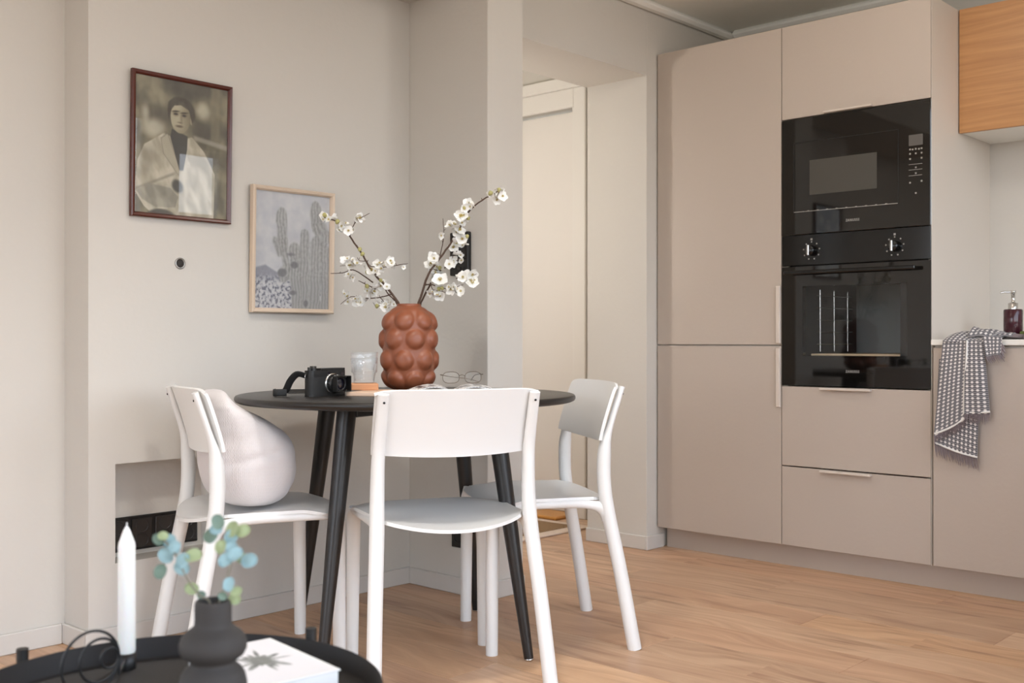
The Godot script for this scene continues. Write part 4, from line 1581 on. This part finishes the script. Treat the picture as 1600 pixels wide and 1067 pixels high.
func portrait_image() -> Image:
	# a sepia print: someone with short dark hair in a pale coat before a blurred street
	var W := 300
	var H := 410
	var img := Image.create_empty(W, H, false, Image.FORMAT_RGB8)
	var n := FastNoiseLite.new()
	n.seed = 6
	n.frequency = 3.2
	n.fractal_octaves = 3
	var coat := PackedVector2Array([Vector2(0.30, 0.40), Vector2(0.10, 0.50), Vector2(0.03, 0.62), Vector2(0.0, 0.84), Vector2(0.10, 0.95), Vector2(0.22, 1.02), Vector2(0.85, 1.02), Vector2(0.86, 0.66), Vector2(0.74, 0.50), Vector2(0.60, 0.40), Vector2(0.48, 0.44)])
	var neck := PackedVector2Array([Vector2(0.385, 0.36), Vector2(0.37, 0.42), Vector2(0.47, 0.66), Vector2(0.51, 0.66), Vector2(0.55, 0.50), Vector2(0.555, 0.40)])
	var lap := PackedVector2Array([Vector2(0.34, 0.40), Vector2(0.27, 0.44), Vector2(0.30, 0.55), Vector2(0.46, 0.70), Vector2(0.48, 0.66)])
	var cuff := PackedVector2Array([Vector2(0.02, 0.84), Vector2(0.14, 0.78), Vector2(0.38, 0.80), Vector2(0.46, 0.86), Vector2(0.43, 0.94), Vector2(0.22, 0.95), Vector2(0.08, 0.90)])
	var hair := PackedVector2Array([Vector2(0.35, 0.29), Vector2(0.335, 0.22), Vector2(0.345, 0.165), Vector2(0.40, 0.125), Vector2(0.49, 0.115), Vector2(0.575, 0.135), Vector2(0.625, 0.19), Vector2(0.635, 0.25), Vector2(0.605, 0.305), Vector2(0.585, 0.25), Vector2(0.57, 0.205), Vector2(0.48, 0.175), Vector2(0.41, 0.185), Vector2(0.375, 0.22)])
	var dark := c8(62, 58, 50)
	for y in H:
		for x in W:
			var p := Vector2((x + 0.5) / W, (y + 0.5) / H)
			var g := n.get_noise_2d(p.x * 1.2, p.y)
			var c := c8(104, 97, 78).lerp(c8(158, 150, 122), clampf(0.5 + 1.1 * g, 0.0, 1.0))
			c = c.lerp(dark, 0.62 * soft(ell(p, Vector2(0.60, 0.02), Vector2(0.34, 0.10)), 0.05))
			c = c.lerp(c8(84, 78, 66), 0.75 * soft(ell(p, Vector2(0.28, 0.27), Vector2(0.15, 0.07)), 0.05))
			c = c.lerp(c8(84, 78, 66), 0.75 * soft(ell(p, Vector2(0.82, 0.33), Vector2(0.30, 0.07)), 0.05))
			c = c.lerp(c8(216, 210, 190), 0.8 * soft(ell(p, Vector2(0.20, 0.37), Vector2(0.11, 0.06)), 0.04))
			c = c.lerp(c8(216, 210, 190), 0.8 * soft(ell(p, Vector2(0.11, 0.27), Vector2(0.035, 0.06)), 0.03))
			c = c.lerp(c8(214, 206, 182), 0.8 * soft(ell(p, Vector2(0.72, 0.20), Vector2(0.07, 0.06)), 0.04))
			c = c.lerp(c8(158, 148, 120), 0.5 * soft(absf(p.x - 0.86) - 0.05, 0.02) * soft(p.y - 0.42, 0.05))
			c = c.lerp(c8(180, 174, 158), 0.8 * soft(absf(p.y - 0.40 - 0.12 * (p.x - 0.6)) - 0.018, 0.012) * soft(0.62 - p.x, 0.02))
			# coat
			var dc := poly(p, coat)
			var fold := clampf(0.5 + 1.3 * n.get_noise_2d(p.x * 1.9 - p.y * 0.7 + 5.0, p.y * 1.2 + 2.0), 0.0, 1.0)
			var cc := c8(184, 176, 154).lerp(c8(226, 218, 198), fold)
			cc = cc.lerp(c8(150, 142, 122), 0.6 * soft(ell(p, Vector2(0.13, 0.62), Vector2(0.07, 0.12), 0.35), 0.05))
			cc = cc.lerp(c8(128, 122, 106), 0.55 * soft(absf(p.y - 0.80 + 0.35 * (p.x - 0.1)) - 0.01, 0.012) * soft(p.x - 0.42, 0.03))
			c = c.lerp(cc, soft(dc, 0.006))
			c = c.lerp(c8(196, 188, 166), soft(poly(p, lap), 0.005))
			c = c.lerp(c8(118, 112, 98), 0.6 * soft(absf(poly(p, lap)) - 0.002, 0.009))
			c = c.lerp(c8(66, 64, 58), soft(poly(p, neck), 0.006))
			c = c.lerp(c8(74, 72, 66), soft(ell(p, Vector2(0.45, 0.78), Vector2(0.06, 0.045), 0.4), 0.015))
			c = c.lerp(c8(150, 146, 132).lerp(c8(188, 182, 164), fold), soft(poly(p, cuff), 0.006))
			c = c.lerp(c8(88, 84, 76), soft(ell(p, Vector2(0.28, 1.02), Vector2(0.15, 0.06)), 0.01))
			# head
			c = c.lerp(c8(158, 148, 124), soft(ell(p, Vector2(0.595, 0.285), Vector2(0.018, 0.025)), 0.006))
			var df := ell(p, Vector2(0.475, 0.268), Vector2(0.105, 0.118))
			var skin := c8(202, 192, 164).lerp(c8(138, 128, 102), smoothstep(0.44, 0.60, p.x)).lerp(c8(140, 130, 106), 0.5 * smoothstep(0.31, 0.39, p.y))
			c = c.lerp(skin, soft(df, 0.006))
			c = c.lerp(c8(70, 62, 50), soft(poly(p, hair), 0.006) * clampf(0.82 + 0.4 * n.get_noise_2d(p.x * 9.0, p.y * 2.0), 0.0, 1.0))
			for e in [[0.425, 0.246], [0.515, 0.250]]:
				c = c.lerp(c8(120, 108, 86), 0.6 * soft(ell(p, Vector2(e[0], e[1] - 0.004), Vector2(0.034, 0.020)), 0.012))
				c = c.lerp(c8(66, 58, 46), 0.9 * soft(ell(p, Vector2(e[0], e[1] - 0.020), Vector2(0.036, 0.006), -0.10), 0.005))
				c = c.lerp(c8(46, 40, 34), 0.9 * soft(ell(p, Vector2(e[0], e[1]), Vector2(0.020, 0.0075)), 0.005))
			c = c.lerp(c8(136, 124, 100), 0.6 * soft(ell(p, Vector2(0.486, 0.280), Vector2(0.012, 0.034)), 0.012))
			c = c.lerp(c8(92, 82, 66), 0.6 * soft(ell(p, Vector2(0.470, 0.306), Vector2(0.022, 0.005)), 0.006))
			c = c.lerp(c8(98, 82, 68), 0.85 * soft(ell(p, Vector2(0.464, 0.334), Vector2(0.036, 0.009)), 0.006))
			c = c.lerp(Color(g + 0.5, g + 0.5, g + 0.45), 0.04)
			img.set_pixel(x, y, c)
	img.generate_mipmaps()
	return img

func cactus_image() -> Image:
	# a pale grey wash of tall cactus columns over scrub and a far hill
	var W := 200
	var H := 290
	var img := Image.create_empty(W, H, false, Image.FORMAT_RGB8)
	var n := FastNoiseLite.new()
	n.seed = 16
	n.frequency = 4.0
	n.fractal_octaves = 4
	var cols := [[Vector2(0.34, 0.20), Vector2(0.36, 0.44), 0.070], [Vector2(0.36, 0.42), Vector2(0.42, 0.64), 0.045], [Vector2(0.26, 0.42), Vector2(0.32, 0.52), 0.035], [Vector2(0.80, 0.12), Vector2(0.82, 0.26), 0.075], [Vector2(0.84, 0.24), Vector2(0.92, 0.36), 0.09], [Vector2(0.66, 0.36), Vector2(0.66, 0.95), 0.065], [Vector2(0.82, 0.44), Vector2(0.80, 1.0), 0.085], [Vector2(0.95, 0.50), Vector2(0.96, 1.0), 0.075], [Vector2(0.52, 0.50), Vector2(0.56, 0.98), 0.075], [Vector2(0.42, 0.68), Vector2(0.38, 0.70), 0.07], [Vector2(0.54, 0.60), Vector2(0.58, 0.62), 0.04]]
	var hill := PackedVector2Array([Vector2(-0.1, 0.72), Vector2(0.0, 0.66), Vector2(0.14, 0.63), Vector2(0.27, 0.68), Vector2(0.45, 0.74), Vector2(-0.1, 0.80)])
	for y in H:
		for x in W:
			var p := Vector2((x + 0.5) / W, (y + 0.5) / H)
			var g := n.get_noise_2d(p.x, p.y * 1.4)
			var f := n.get_noise_2d(p.x * 5.0 + 3.0, p.y * 6.0)
			var c := c8(206, 208, 216).lerp(c8(226, 226, 228), clampf(0.5 + g, 0.0, 1.0))
			c = c.lerp(c8(140, 142, 156), 0.8 * soft(poly(p, hill), 0.012))
			var scrub := smoothstep(0.68, 0.80, p.y)
			c = c.lerp(c8(196, 196, 204).lerp(c8(96, 98, 116), smoothstep(0.05, 0.35, f)), 0.8 * scrub)
			c = c.lerp(c8(232, 232, 232), 0.7 * scrub * smoothstep(0.08, 0.3, -f))
			for k in cols:
				var q := Geometry2D.get_closest_point_to_segment(p, k[0], k[1])
				var d: float = p.distance_to(q) - k[2] * (1.0 + 0.25 * g)
				var rib := 0.5 + 0.5 * sin((p.x - q.x) * 150.0 + g * 3.0)
				c = c.lerp(c8(148, 148, 148).lerp(c8(194, 194, 192), rib * 0.6 + 0.4 * clampf(0.5 + 1.4 * f, 0.0, 1.0)), 0.85 * soft(d, 0.014))
			for k in [[0.47, 0.53, 0.05, 0.012], [0.36, 0.69, 0.06, 0.035], [0.52, 0.62, 0.05, 0.03], [0.50, 0.86, 0.05, 0.02], [0.68, 0.95, 0.03, 0.03]]:
				c = c.lerp(c8(112, 112, 118), 0.7 * soft(ell(p, Vector2(k[0], k[1]), Vector2(k[2], k[3])), 0.01))
			img.set_pixel(x, y, c)
	img.generate_mipmaps()
	return img

func picture(called: String, label: String, z0: float, z1: float, y0: float, y1: float, fw: float, fd: float, m: Material, img: Image, tilt: float, twist: float, mount := 0.0) -> void:
	var w := absf(z1 - z0)
	var h := y1 - y0
	var t := thing(called, label, "picture", Vector3(X_L + 0.004, y0, (z0 + z1) / 2.0))
	t.basis = Basis(Vector3(0, 1, 0), PI / 2 + twist) * Basis(Vector3(1, 0, 0), tilt)
	if absf(twist) > 0.001:
		t.position.x += absf(twist) * w * 0.5
	var st := begin()
	var hw := w / 2.0
	# mitred bars with a rounded section
	var sec := [Vector2(0, 0), Vector2(0, fd * 0.8), Vector2(fw * 0.25, fd), Vector2(fw * 0.7, fd * 0.9), Vector2(fw, fd * 0.55), Vector2(fw, 0)]
	var rows := []
	for q in sec:
		rows.append([Vector3(-hw + q.x, q.x, q.y), Vector3(hw - q.x, q.x, q.y), Vector3(hw - q.x, h - q.x, q.y), Vector3(-hw + q.x, h - q.x, q.y)])
	for i in rows.size() - 1:
		for j in 4:
			var k := (j + 1) % 4
			quad(st, rows[i][j], rows[i][k], rows[i + 1][k], rows[i + 1][j])
	obj("frame", st, m, t)
	st = begin()
	var a := fw * 0.9
	quad(st, Vector3(-hw + a, a, fd * 0.3), Vector3(hw - a, a, fd * 0.3), Vector3(hw - a, h - a, fd * 0.3), Vector3(-hw + a, h - a, fd * 0.3), Vector2(0, 1), Vector2(1, 1), Vector2(1, 0), Vector2(0, 0))
	var pm := mat(c8(226, 226, 224), 0.7)
	pm.albedo_texture = tex(img)
	obj("print", st, pm, t)
	st = begin()
	quad(st, Vector3(-hw + a, a, fd * 0.5), Vector3(hw - a, a, fd * 0.5), Vector3(hw - a, h - a, fd * 0.5), Vector3(-hw + a, h - a, fd * 0.5))
	obj("glazing", st, M.glass, t)

func wall_things() -> void:
	picture("framed_picture", "sepia portrait of a person in a pale coat in a thin mahogany frame", -1.575, -1.914, 1.268, 1.703, 0.0135, 0.016, M.mahogany, portrait_image(), 0.02, 0.0)
	picture("framed_picture", "pale grey cactus landscape print in a light wooden frame", -1.988, -2.313, 0.990, 1.404, 0.0155, 0.022, M.pale_wood, cactus_image(), 0.02, -0.02)
	# ceiling-lamp style blanking cap on the wall
	var c := on_x(281, 411, X_L)
	var t := thing("wall_outlet_cap", "small round metal outlet cap on the left wall under the portrait", "outlet", c)
	var side := Basis(Vector3(0, 0, 1), -PI / 2)
	var st := begin()
	lathe(st, [Vector2(0.0175, 0.0), Vector2(0.0175, 0.003), Vector2(0.0135, 0.0045), Vector2(0.0125, 0.002)], 28, Vector3.ZERO, side)
	obj("rim", st, M.steel, t)
	st = begin()
	lathe(st, [Vector2(0.0125, 0.0), Vector2(0.012, 0.003), Vector2(0.0, 0.0035)], 24, Vector3.ZERO, side)
	obj("cap", st, M.clay, t)
	# black wall panel behind the blossom
	t = thing("wall_panel", "flat black door entry panel on the alcove wall behind the blossom", "panel", Vector3(-2.7345, 1.128, Z_ALC))
	block("housing", Vector3(-0.0465, 0.0, 0.0), Vector3(0.0465, 0.153, 0.018), M.black, t, 0.003)
	block("screen", Vector3(-0.036, 0.055, 0.018), Vector3(0.036, 0.143, 0.0188), M.black_gloss, t, 0.0002)
	st = begin()
	for i in 3:
		box(st, Vector3(-0.030 + i * 0.022, 0.018, 0.018), Vector3(-0.014 + i * 0.022, 0.030, 0.0192), 0.0004)
	obj("buttons", st, M.black_gloss, t)
	# low socket on the alcove wall
	t = thing("wall_socket", "single black wall socket low on the alcove wall behind the chairs", "socket", Vector3(-2.745, 0.165, Z_ALC))
	block("plate", Vector3(-0.035, 0.0, 0.0), Vector3(0.035, 0.08, 0.010), M.black, t, 0.002)
	st = begin()
	lathe(st, [Vector2(0.021, 0.0105), Vector2(0.021, 0.012), Vector2(0.019, 0.012), Vector2(0.018, 0.004), Vector2(0.0, 0.004)], 24, Vector3(0, 0.04, 0), Basis(Vector3(1, 0, 0), PI / 2))
	obj("insert", st, M.black_gloss, t)
	# socket strip in the niche
	var xb := X_L - 0.09
	var y0 := on_x(186, 862, xb).y
	var y1 := on_x(186, 808, xb).y
	t = thing("socket_strip", "black strip of double wall sockets inside the low niche", "socket", Vector3(xb, y0, -1.70))
	var hgt := y1 - y0
	block("plate", Vector3(0.0, 0.0, -0.155), Vector3(0.006, hgt, 0.160), M.black, t, 0.002)
	M.socket = mat(c8(46, 44, 43), 0.22)
	for i in 4:
		var zc := 0.118 - i * 0.0785
		var mod := block("socket", Vector3(0.006, 0.008, zc - 0.033), Vector3(0.012, hgt - 0.008, zc + 0.033), M.socket, t, 0.002)
		for k in 2:
			st = begin()
			var cc := Vector3(0.0122, hgt * (0.29 + 0.42 * k), zc)
			lathe(st, [Vector2(0.0215, 0.0), Vector2(0.0215, 0.0015), Vector2(0.0195, 0.0015), Vector2(0.0185, -0.004), Vector2(0.0, -0.004)], 22, cc, side)
			obj("outlet", st, M.socket, mod)
	c = on_x(318, 821, X_L)
	t = thing("cable_outlet", "round black cable outlet on the left wall under the chair seat", "outlet", Vector3(X_L, c.y, -1.892))
	st = begin()
	lathe(st, [Vector2(0.020, 0.0), Vector2(0.020, 0.003), Vector2(0.017, 0.003)], 24, Vector3.ZERO, side)
	obj("rim", st, M.white, t)
	st = begin()
	lathe(st, [Vector2(0.017, 0.003), Vector2(0.015, 0.001), Vector2(0.0, 0.001)], 24, Vector3.ZERO, side)
	obj("insert", st, M.black_gloss, t)

# ---------------------------------------------------------------- tray table and what is on it
const TR_H := 0.530
const TR_F := 0.503

func tray_table() -> void:
	var k := 0.365
	var c := Vector3(-2.8326 * k, 0, -1.5976 * k)
	var t := thing("tray_table", "small round black metal tray table with a raised rim", "table", c)
	var R := 0.2243
	var st := begin()
	lathe(st, [Vector2(0.0, TR_F - 0.002), Vector2(R - 0.004, TR_F - 0.002), Vector2(R, TR_F + 0.002), Vector2(R, TR_H - 0.001), Vector2(R - 0.0012, TR_H), Vector2(R - 0.0024, TR_H - 0.001), Vector2(R - 0.003, TR_F + 0.003), Vector2(R - 0.006, TR_F), Vector2(0.0, TR_F)], 96)
	obj("tray", st, M.tray, t)
	# four legs whose ends show just above the rim
	var p0 := on_y(57, 1020, TR_H + 0.010) - c
	var a0 := atan2(p0.z, p0.x)
	for i in 4:
		var a := a0 + i * PI / 2
		var d := Vector3(cos(a), 0, sin(a)) * (R + 0.0075)
		var e := Vector3(cos(a + PI * 0.62), 0, sin(a + PI * 0.62)) * (R - 0.01)
		st = begin()
		tube(st, [d + Vector3(0, TR_H + 0.012, 0), d + Vector3(0, 0.49, 0), d.lerp(e, 0.06) + Vector3(0, 0.45, 0), d.lerp(e, 0.16) + Vector3(0, 0.0, 0)], 0.0068, 12)
		obj("leg", st, M.black, t)
	st = begin()
	ring(st, Vector3(0, 0.12, 0), Vector3(1, 0, 0), Vector3(0, 0, 1), R - 0.03, 0.004, 48, 8)
	obj("foot_ring", st, M.black, t)
	# candle holder with three touching rings
	var b := on_y(198, 1044, TR_F)
	var h := thing("candle_holder", "black wire candle holder with three nested rings on the tray", "candle holder", Vector3(b.x, TR_F, b.z))
	st = begin()
	lathe(st, [Vector2(0.0, 0.0), Vector2(0.0102, 0.0), Vector2(0.0108, 0.0015), Vector2(0.0108, 0.0195), Vector2(0.0098, 0.0195), Vector2(0.0098, 0.006), Vector2(0.0, 0.006)], 28)
	obj("cup", st, M.black, h)
	var tang := deep(186, 1036, 1.226) - h.position
	var mid := deep(137, 1036, 1.196) - h.position
	var dirv := (mid - tang)
	dirv.y = 0
	dirv = dirv.normalized()
	var tp := Vector3(tang.x, 0, tang.z)
	for r in [0.0345, 0.0240, 0.0112]:
		st = begin()
		var cy := 0.0345 + 0.0016
		ring(st, tp + dirv * r + Vector3(0, cy, 0), dirv, Vector3(0, 1, 0), r, 0.0016, 56, 8)
		obj("ring", st, M.black, h)
	st = begin()
	tube(st, [Vector3(tp.x, 0.016, tp.z), Vector3(tp.x, 0.0361, tp.z)], 0.002, 8)
	tube(st, [Vector3(tp.x, 0.016, tp.z), Vector3(tp.x, 0.014, tp.z) * 0.2 + Vector3(0, 0.0112, 0)], 0.002, 8)
	obj("stay", st, M.black, h)
	var cd := thing("taper_candle", "white taper candle standing in the black wire holder", "candle", Vector3(b.x, TR_F + 0.006, b.z))
	st = begin()
	lathe(st, [Vector2(0.0, 0.0), Vector2(0.0094, 0.0), Vector2(0.0094, 0.014), Vector2(0.0102, 0.016), Vector2(0.0100, 0.140), Vector2(0.0094, 0.145), Vector2(0.0075, 0.150), Vector2(0.0040, 0.160), Vector2(0.0014, 0.1645), Vector2(0.0, 0.165)], 28)
	obj("wax", st, M.candle, cd)
	st = begin()
	tube(st, [Vector3(0, 0.163, 0), Vector3(0.0005, 0.169, 0)], 0.0008, 6)
	obj("wick", st, M.paper, cd)
	# book
	var X := func(px: float, z: float) -> Vector3: return deep(px, 533.0, z)
	var B := deep(422.5, 997.5, 1.311)
	var right := Vector3(cos(yaw), 0, -sin(yaw))
	var away := Vector3(-sin(yaw), 0, -cos(yaw))
	var e1 := (right * 0.645 - away * 0.765).normalized()
	var e2 := (-right * 0.765 - away * 0.645).normalized()
	var bk := thing("small_book", "small white book with a grey leaf print on its cover, on the tray", "book", Vector3(B.x, TR_F, B.z))
	bk.basis = Basis(e1, Vector3(0, 1, 0), e1.cross(Vector3(0, 1, 0)))
	var s2: float = signf(e2.dot(e1.cross(Vector3(0, 1, 0))))
	var L1 := 0.163
	var L2 := 0.104
	var th := 0.033
	var z0 := 0.0 if s2 > 0 else -L2
	block("page_block", Vector3(0.002, 0.002, z0 + 0.002), Vector3(L1 - 0.002, th - 0.002, z0 + L2 - 0.002), M.paper, bk, 0.0005)
	st = begin()
	box(st, Vector3(0, 0, z0), Vector3(L1, 0.002, z0 + L2), 0.0006)
	box(st, Vector3(0, 0.002, z0 if s2 < 0 else z0 + L2 - 0.002), Vector3(L1, th - 0.002, (z0 + 0.002) if s2 < 0 else z0 + L2), 0.0006)
	obj("back_cover", st, M.paper, bk)
	st = begin()
	box(st, Vector3(0, th - 0.002, z0), Vector3(L1, th, z0 + L2), 0.0006)
	var cov := obj("front_cover", st, M.paper, bk)
	st = begin()
	quad(st, Vector3(0.004, th + 0.0002, z0 + L2 - 0.004), Vector3(L1 - 0.004, th + 0.0002, z0 + L2 - 0.004), Vector3(L1 - 0.004, th + 0.0002, z0 + 0.004), Vector3(0.004, th + 0.0002, z0 + 0.004))
	var pm := mat(Color.WHITE, 0.5)
	pm.albedo_texture = tex(leaf_print())
	obj("cover_print", st, pm, cov)
	# ringed clay vase
	var vb := deep(333, 1100, 1.03)
	var v := thing("ringed_vase", "dark clay vase of stacked rounded rings on the tray", "vase", Vector3(vb.x, TR_F, vb.z))
	var pr := [Vector2(0.0, 0.0), Vector2(0.020, 0.0), Vector2(0.026, 0.006), Vector2(0.0305, 0.018), Vector2(0.0318, 0.030)]
	var V := func(y: float) -> float: return EYE.y - (y - 533.0) / FOC * 1.03 - TR_F
	for q in [[281, 1066], [284, 1052], [290, 1043], [297, 1037], [299, 1033], [296, 1029], [286, 1022], [281.5, 1013], [281, 1004], [284, 994], [291, 986], [299, 980], [304, 975], [304.5, 966], [304.5, 944], [305.5, 939]]:
		pr.append(Vector2((333.0 - q[0]) / FOC * 1.03, V.call(q[1])))
	var topy: float = V.call(937.0)
	pr.append_array([Vector2(0.0160, topy), Vector2(0.0140, topy), Vector2(0.0135, topy - 0.004), Vector2(0.0135, topy - 0.03), Vector2(0.0, topy - 0.032)])
	st = begin()
	lathe(st, pr, 56)
	obj("body", st, M.clay, v)
	eucalyptus(Vector3(vb.x, TR_F + topy, vb.z))

func leaf_print() -> Image:
	var img := Image.create_empty(200, 128, false, Image.FORMAT_RGB8)
	var n := FastNoiseLite.new()
	n.seed = 33
	n.frequency = 0.05
	for y in 128:
		for x in 200:
			var p := Vector2(x, y)
			var c := c8(236, 233, 234)
			var g := n.get_noise_2d(x, y)
			for k in 15:
				var a := k * 0.43 + 0.2
				var L := 34.0 + 12.0 * sin(k * 2.3)
				var mid := Vector2(96, 62) + Vector2(cos(a), sin(a) * 0.8) * L * 0.75
				var d := ell(p, mid, Vector2(L * 0.5, 4.2 + 1.5 * sin(k * 1.7)), atan2(sin(a) * 0.8, cos(a)))
				c = c.lerp(c8(96, 98, 94).lerp(c8(150, 152, 146), clampf(0.5 + g * 1.5, 0.0, 1.0)), 0.85 * soft(d, 1.2))
			c = c.lerp(c8(124, 126, 120), 0.9 * soft(ell(p, Vector2(96, 62), Vector2(22, 15)), 2.0))
			img.set_pixel(x, y, c)
	img.generate_mipmaps()
	return img

func eucalyptus(mouth: Vector3) -> void:
	var leaf := begin()
	var rows := []
	for i in 13:
		var v := i / 12.0
		var w := 0.40 * sqrt(maxf(0.0, 1.0 - pow(absf(2.0 * v - 1.0), 2.3))) + 0.01
		var row := []
		for j in 7:
			var u := 2.0 * j / 6.0 - 1.0
			row.append(Vector3(u * w, 0.10 * u * u + 0.12 * sin(PI * v), -v))
		rows.append(row)
	shell(leaf, rows, 0.015)
	var lm := made(leaf)
	var cro := func(x: float, y: float, d: float) -> Vector3: return deep(230 + x / 3.997, 800 + y / 3.997, d)
	var D := 1.03
	var sprigs := [
		{"label": "lower eucalyptus sprig in the dark ringed vase, leaning towards the candle", "stem": [[405, 640], [390, 560], [330, 520], [260, 430], [215, 345], [175, 260], [120, 190], [90, 150]], "leaves": [[70, 165, 75, 2, 0.7], [140, 175, 85, 0, -0.3], [120, 265, 95, 0, 0.5], [160, 240, 80, 0, 1.8], [230, 300, 95, 0, -0.8], [290, 275, 95, 1, -1.4], [85, 370, 85, 2, 2.8], [215, 345, 90, 0, -2.2], [175, 215, 75, 0, -1.0], [280, 475, 80, 1, 1.3], [340, 515, 55, 2, 1.6], [100, 150, 60, 1, 1.5]]},
		{"label": "taller eucalyptus sprig in the dark ringed vase, leaning over the small book", "stem": [[430, 640], [450, 560], [480, 470], [510, 370], [530, 280], [525, 190], [510, 110]], "leaves": [[440, 60, 85, 2, 0.3], [400, 145, 90, 2, 2.4], [430, 105, 70, 0, 1.5], [540, 105, 90, 1, -0.3], [600, 115, 85, 1, -1.2], [530, 150, 90, 0, -0.6], [465, 215, 80, 1, 2.7], [535, 225, 90, 0, 0.3], [495, 300, 90, 0, 2.2], [555, 265, 90, 0, -1.0], [640, 300, 95, 0, -1.3], [600, 290, 70, 1, -1.6], [515, 450, 80, 0, -0.2], [560, 500, 70, 1, -0.9], [550, 540, 75, 1, -2.0], [470, 520, 55, 2, 1.0]]}]
	for s in sprigs:
		var t := thing("eucalyptus_sprig", s.label, "sprig", Vector3.ZERO, 0.0, "eucalyptus sprigs in the ringed vase")
		var pts := []
		for q in s.stem:
			pts.append(cro.call(q[0], q[1], D))
		pts[0] = mouth + Vector3(rng.randf_range(-0.006, 0.006), -0.028, rng.randf_range(-0.006, 0.006))
		var st := begin()
		tube(st, curve(pts, 4), 0.0009, 6)
		obj("stem", st, M.stem, t)
		var right := Vector3(cos(yaw), 0, -sin(yaw))
		var toward := Vector3(sin(yaw), 0, cos(yaw))
		for l in s.leaves:
			var at: Vector3 = cro.call(l[0], l[1], D + rng.randf_range(-0.012, 0.010))
			var size: float = 1.12 * l[2] / 3.997 / FOC * 1.03
			var dirv := (right * -sin(l[4]) + Vector3(0, 1, 0) * cos(l[4]) + toward * rng.randf_range(-0.3, 0.5)).normalized()
			var nn := (toward + Vector3(0, rng.randf_range(0.1, 0.7), 0) + right * rng.randf_range(-0.4, 0.4))
			nn = (nn - dirv * nn.dot(dirv)).normalized()
			var b := Basis((-dirv).cross(nn) * -1.0, nn, -dirv)
			b = Basis(nn.cross(-dirv).normalized(), nn, -dirv).scaled(Vector3.ONE * size)
			b = Basis(nn.cross(-dirv).normalized() * size, nn * size, -dirv * size)
			inst("leaf", lm, M[["leaf_blue", "leaf_green", "leaf_dark"][l[3]]], t, Transform3D(b, at - dirv * size * 0.5))

func _ready() -> void:
	rng.seed = 11
	setting()
	materials()
	room()
	kitchen()
	dining_table()
	chair("white chair with its back towards the tray table, seat pushed under the round table", Vector3(-2.153, 0, -2.024), 1.113)
	chair("white chair carrying the pale cushion, beside the socket niche", Vector3(-2.619, 0, -1.743), -0.355)
	chair("white chair on the hallway side of the round table, seat empty", Vector3(-2.202, 0, -2.492), 2.551)
	cushion(Vector3(-2.619, 0, -1.743), -0.355)
	tray_table()
	bubble_vase()
	branches()
	table_things()
	wall_things()
	hall()
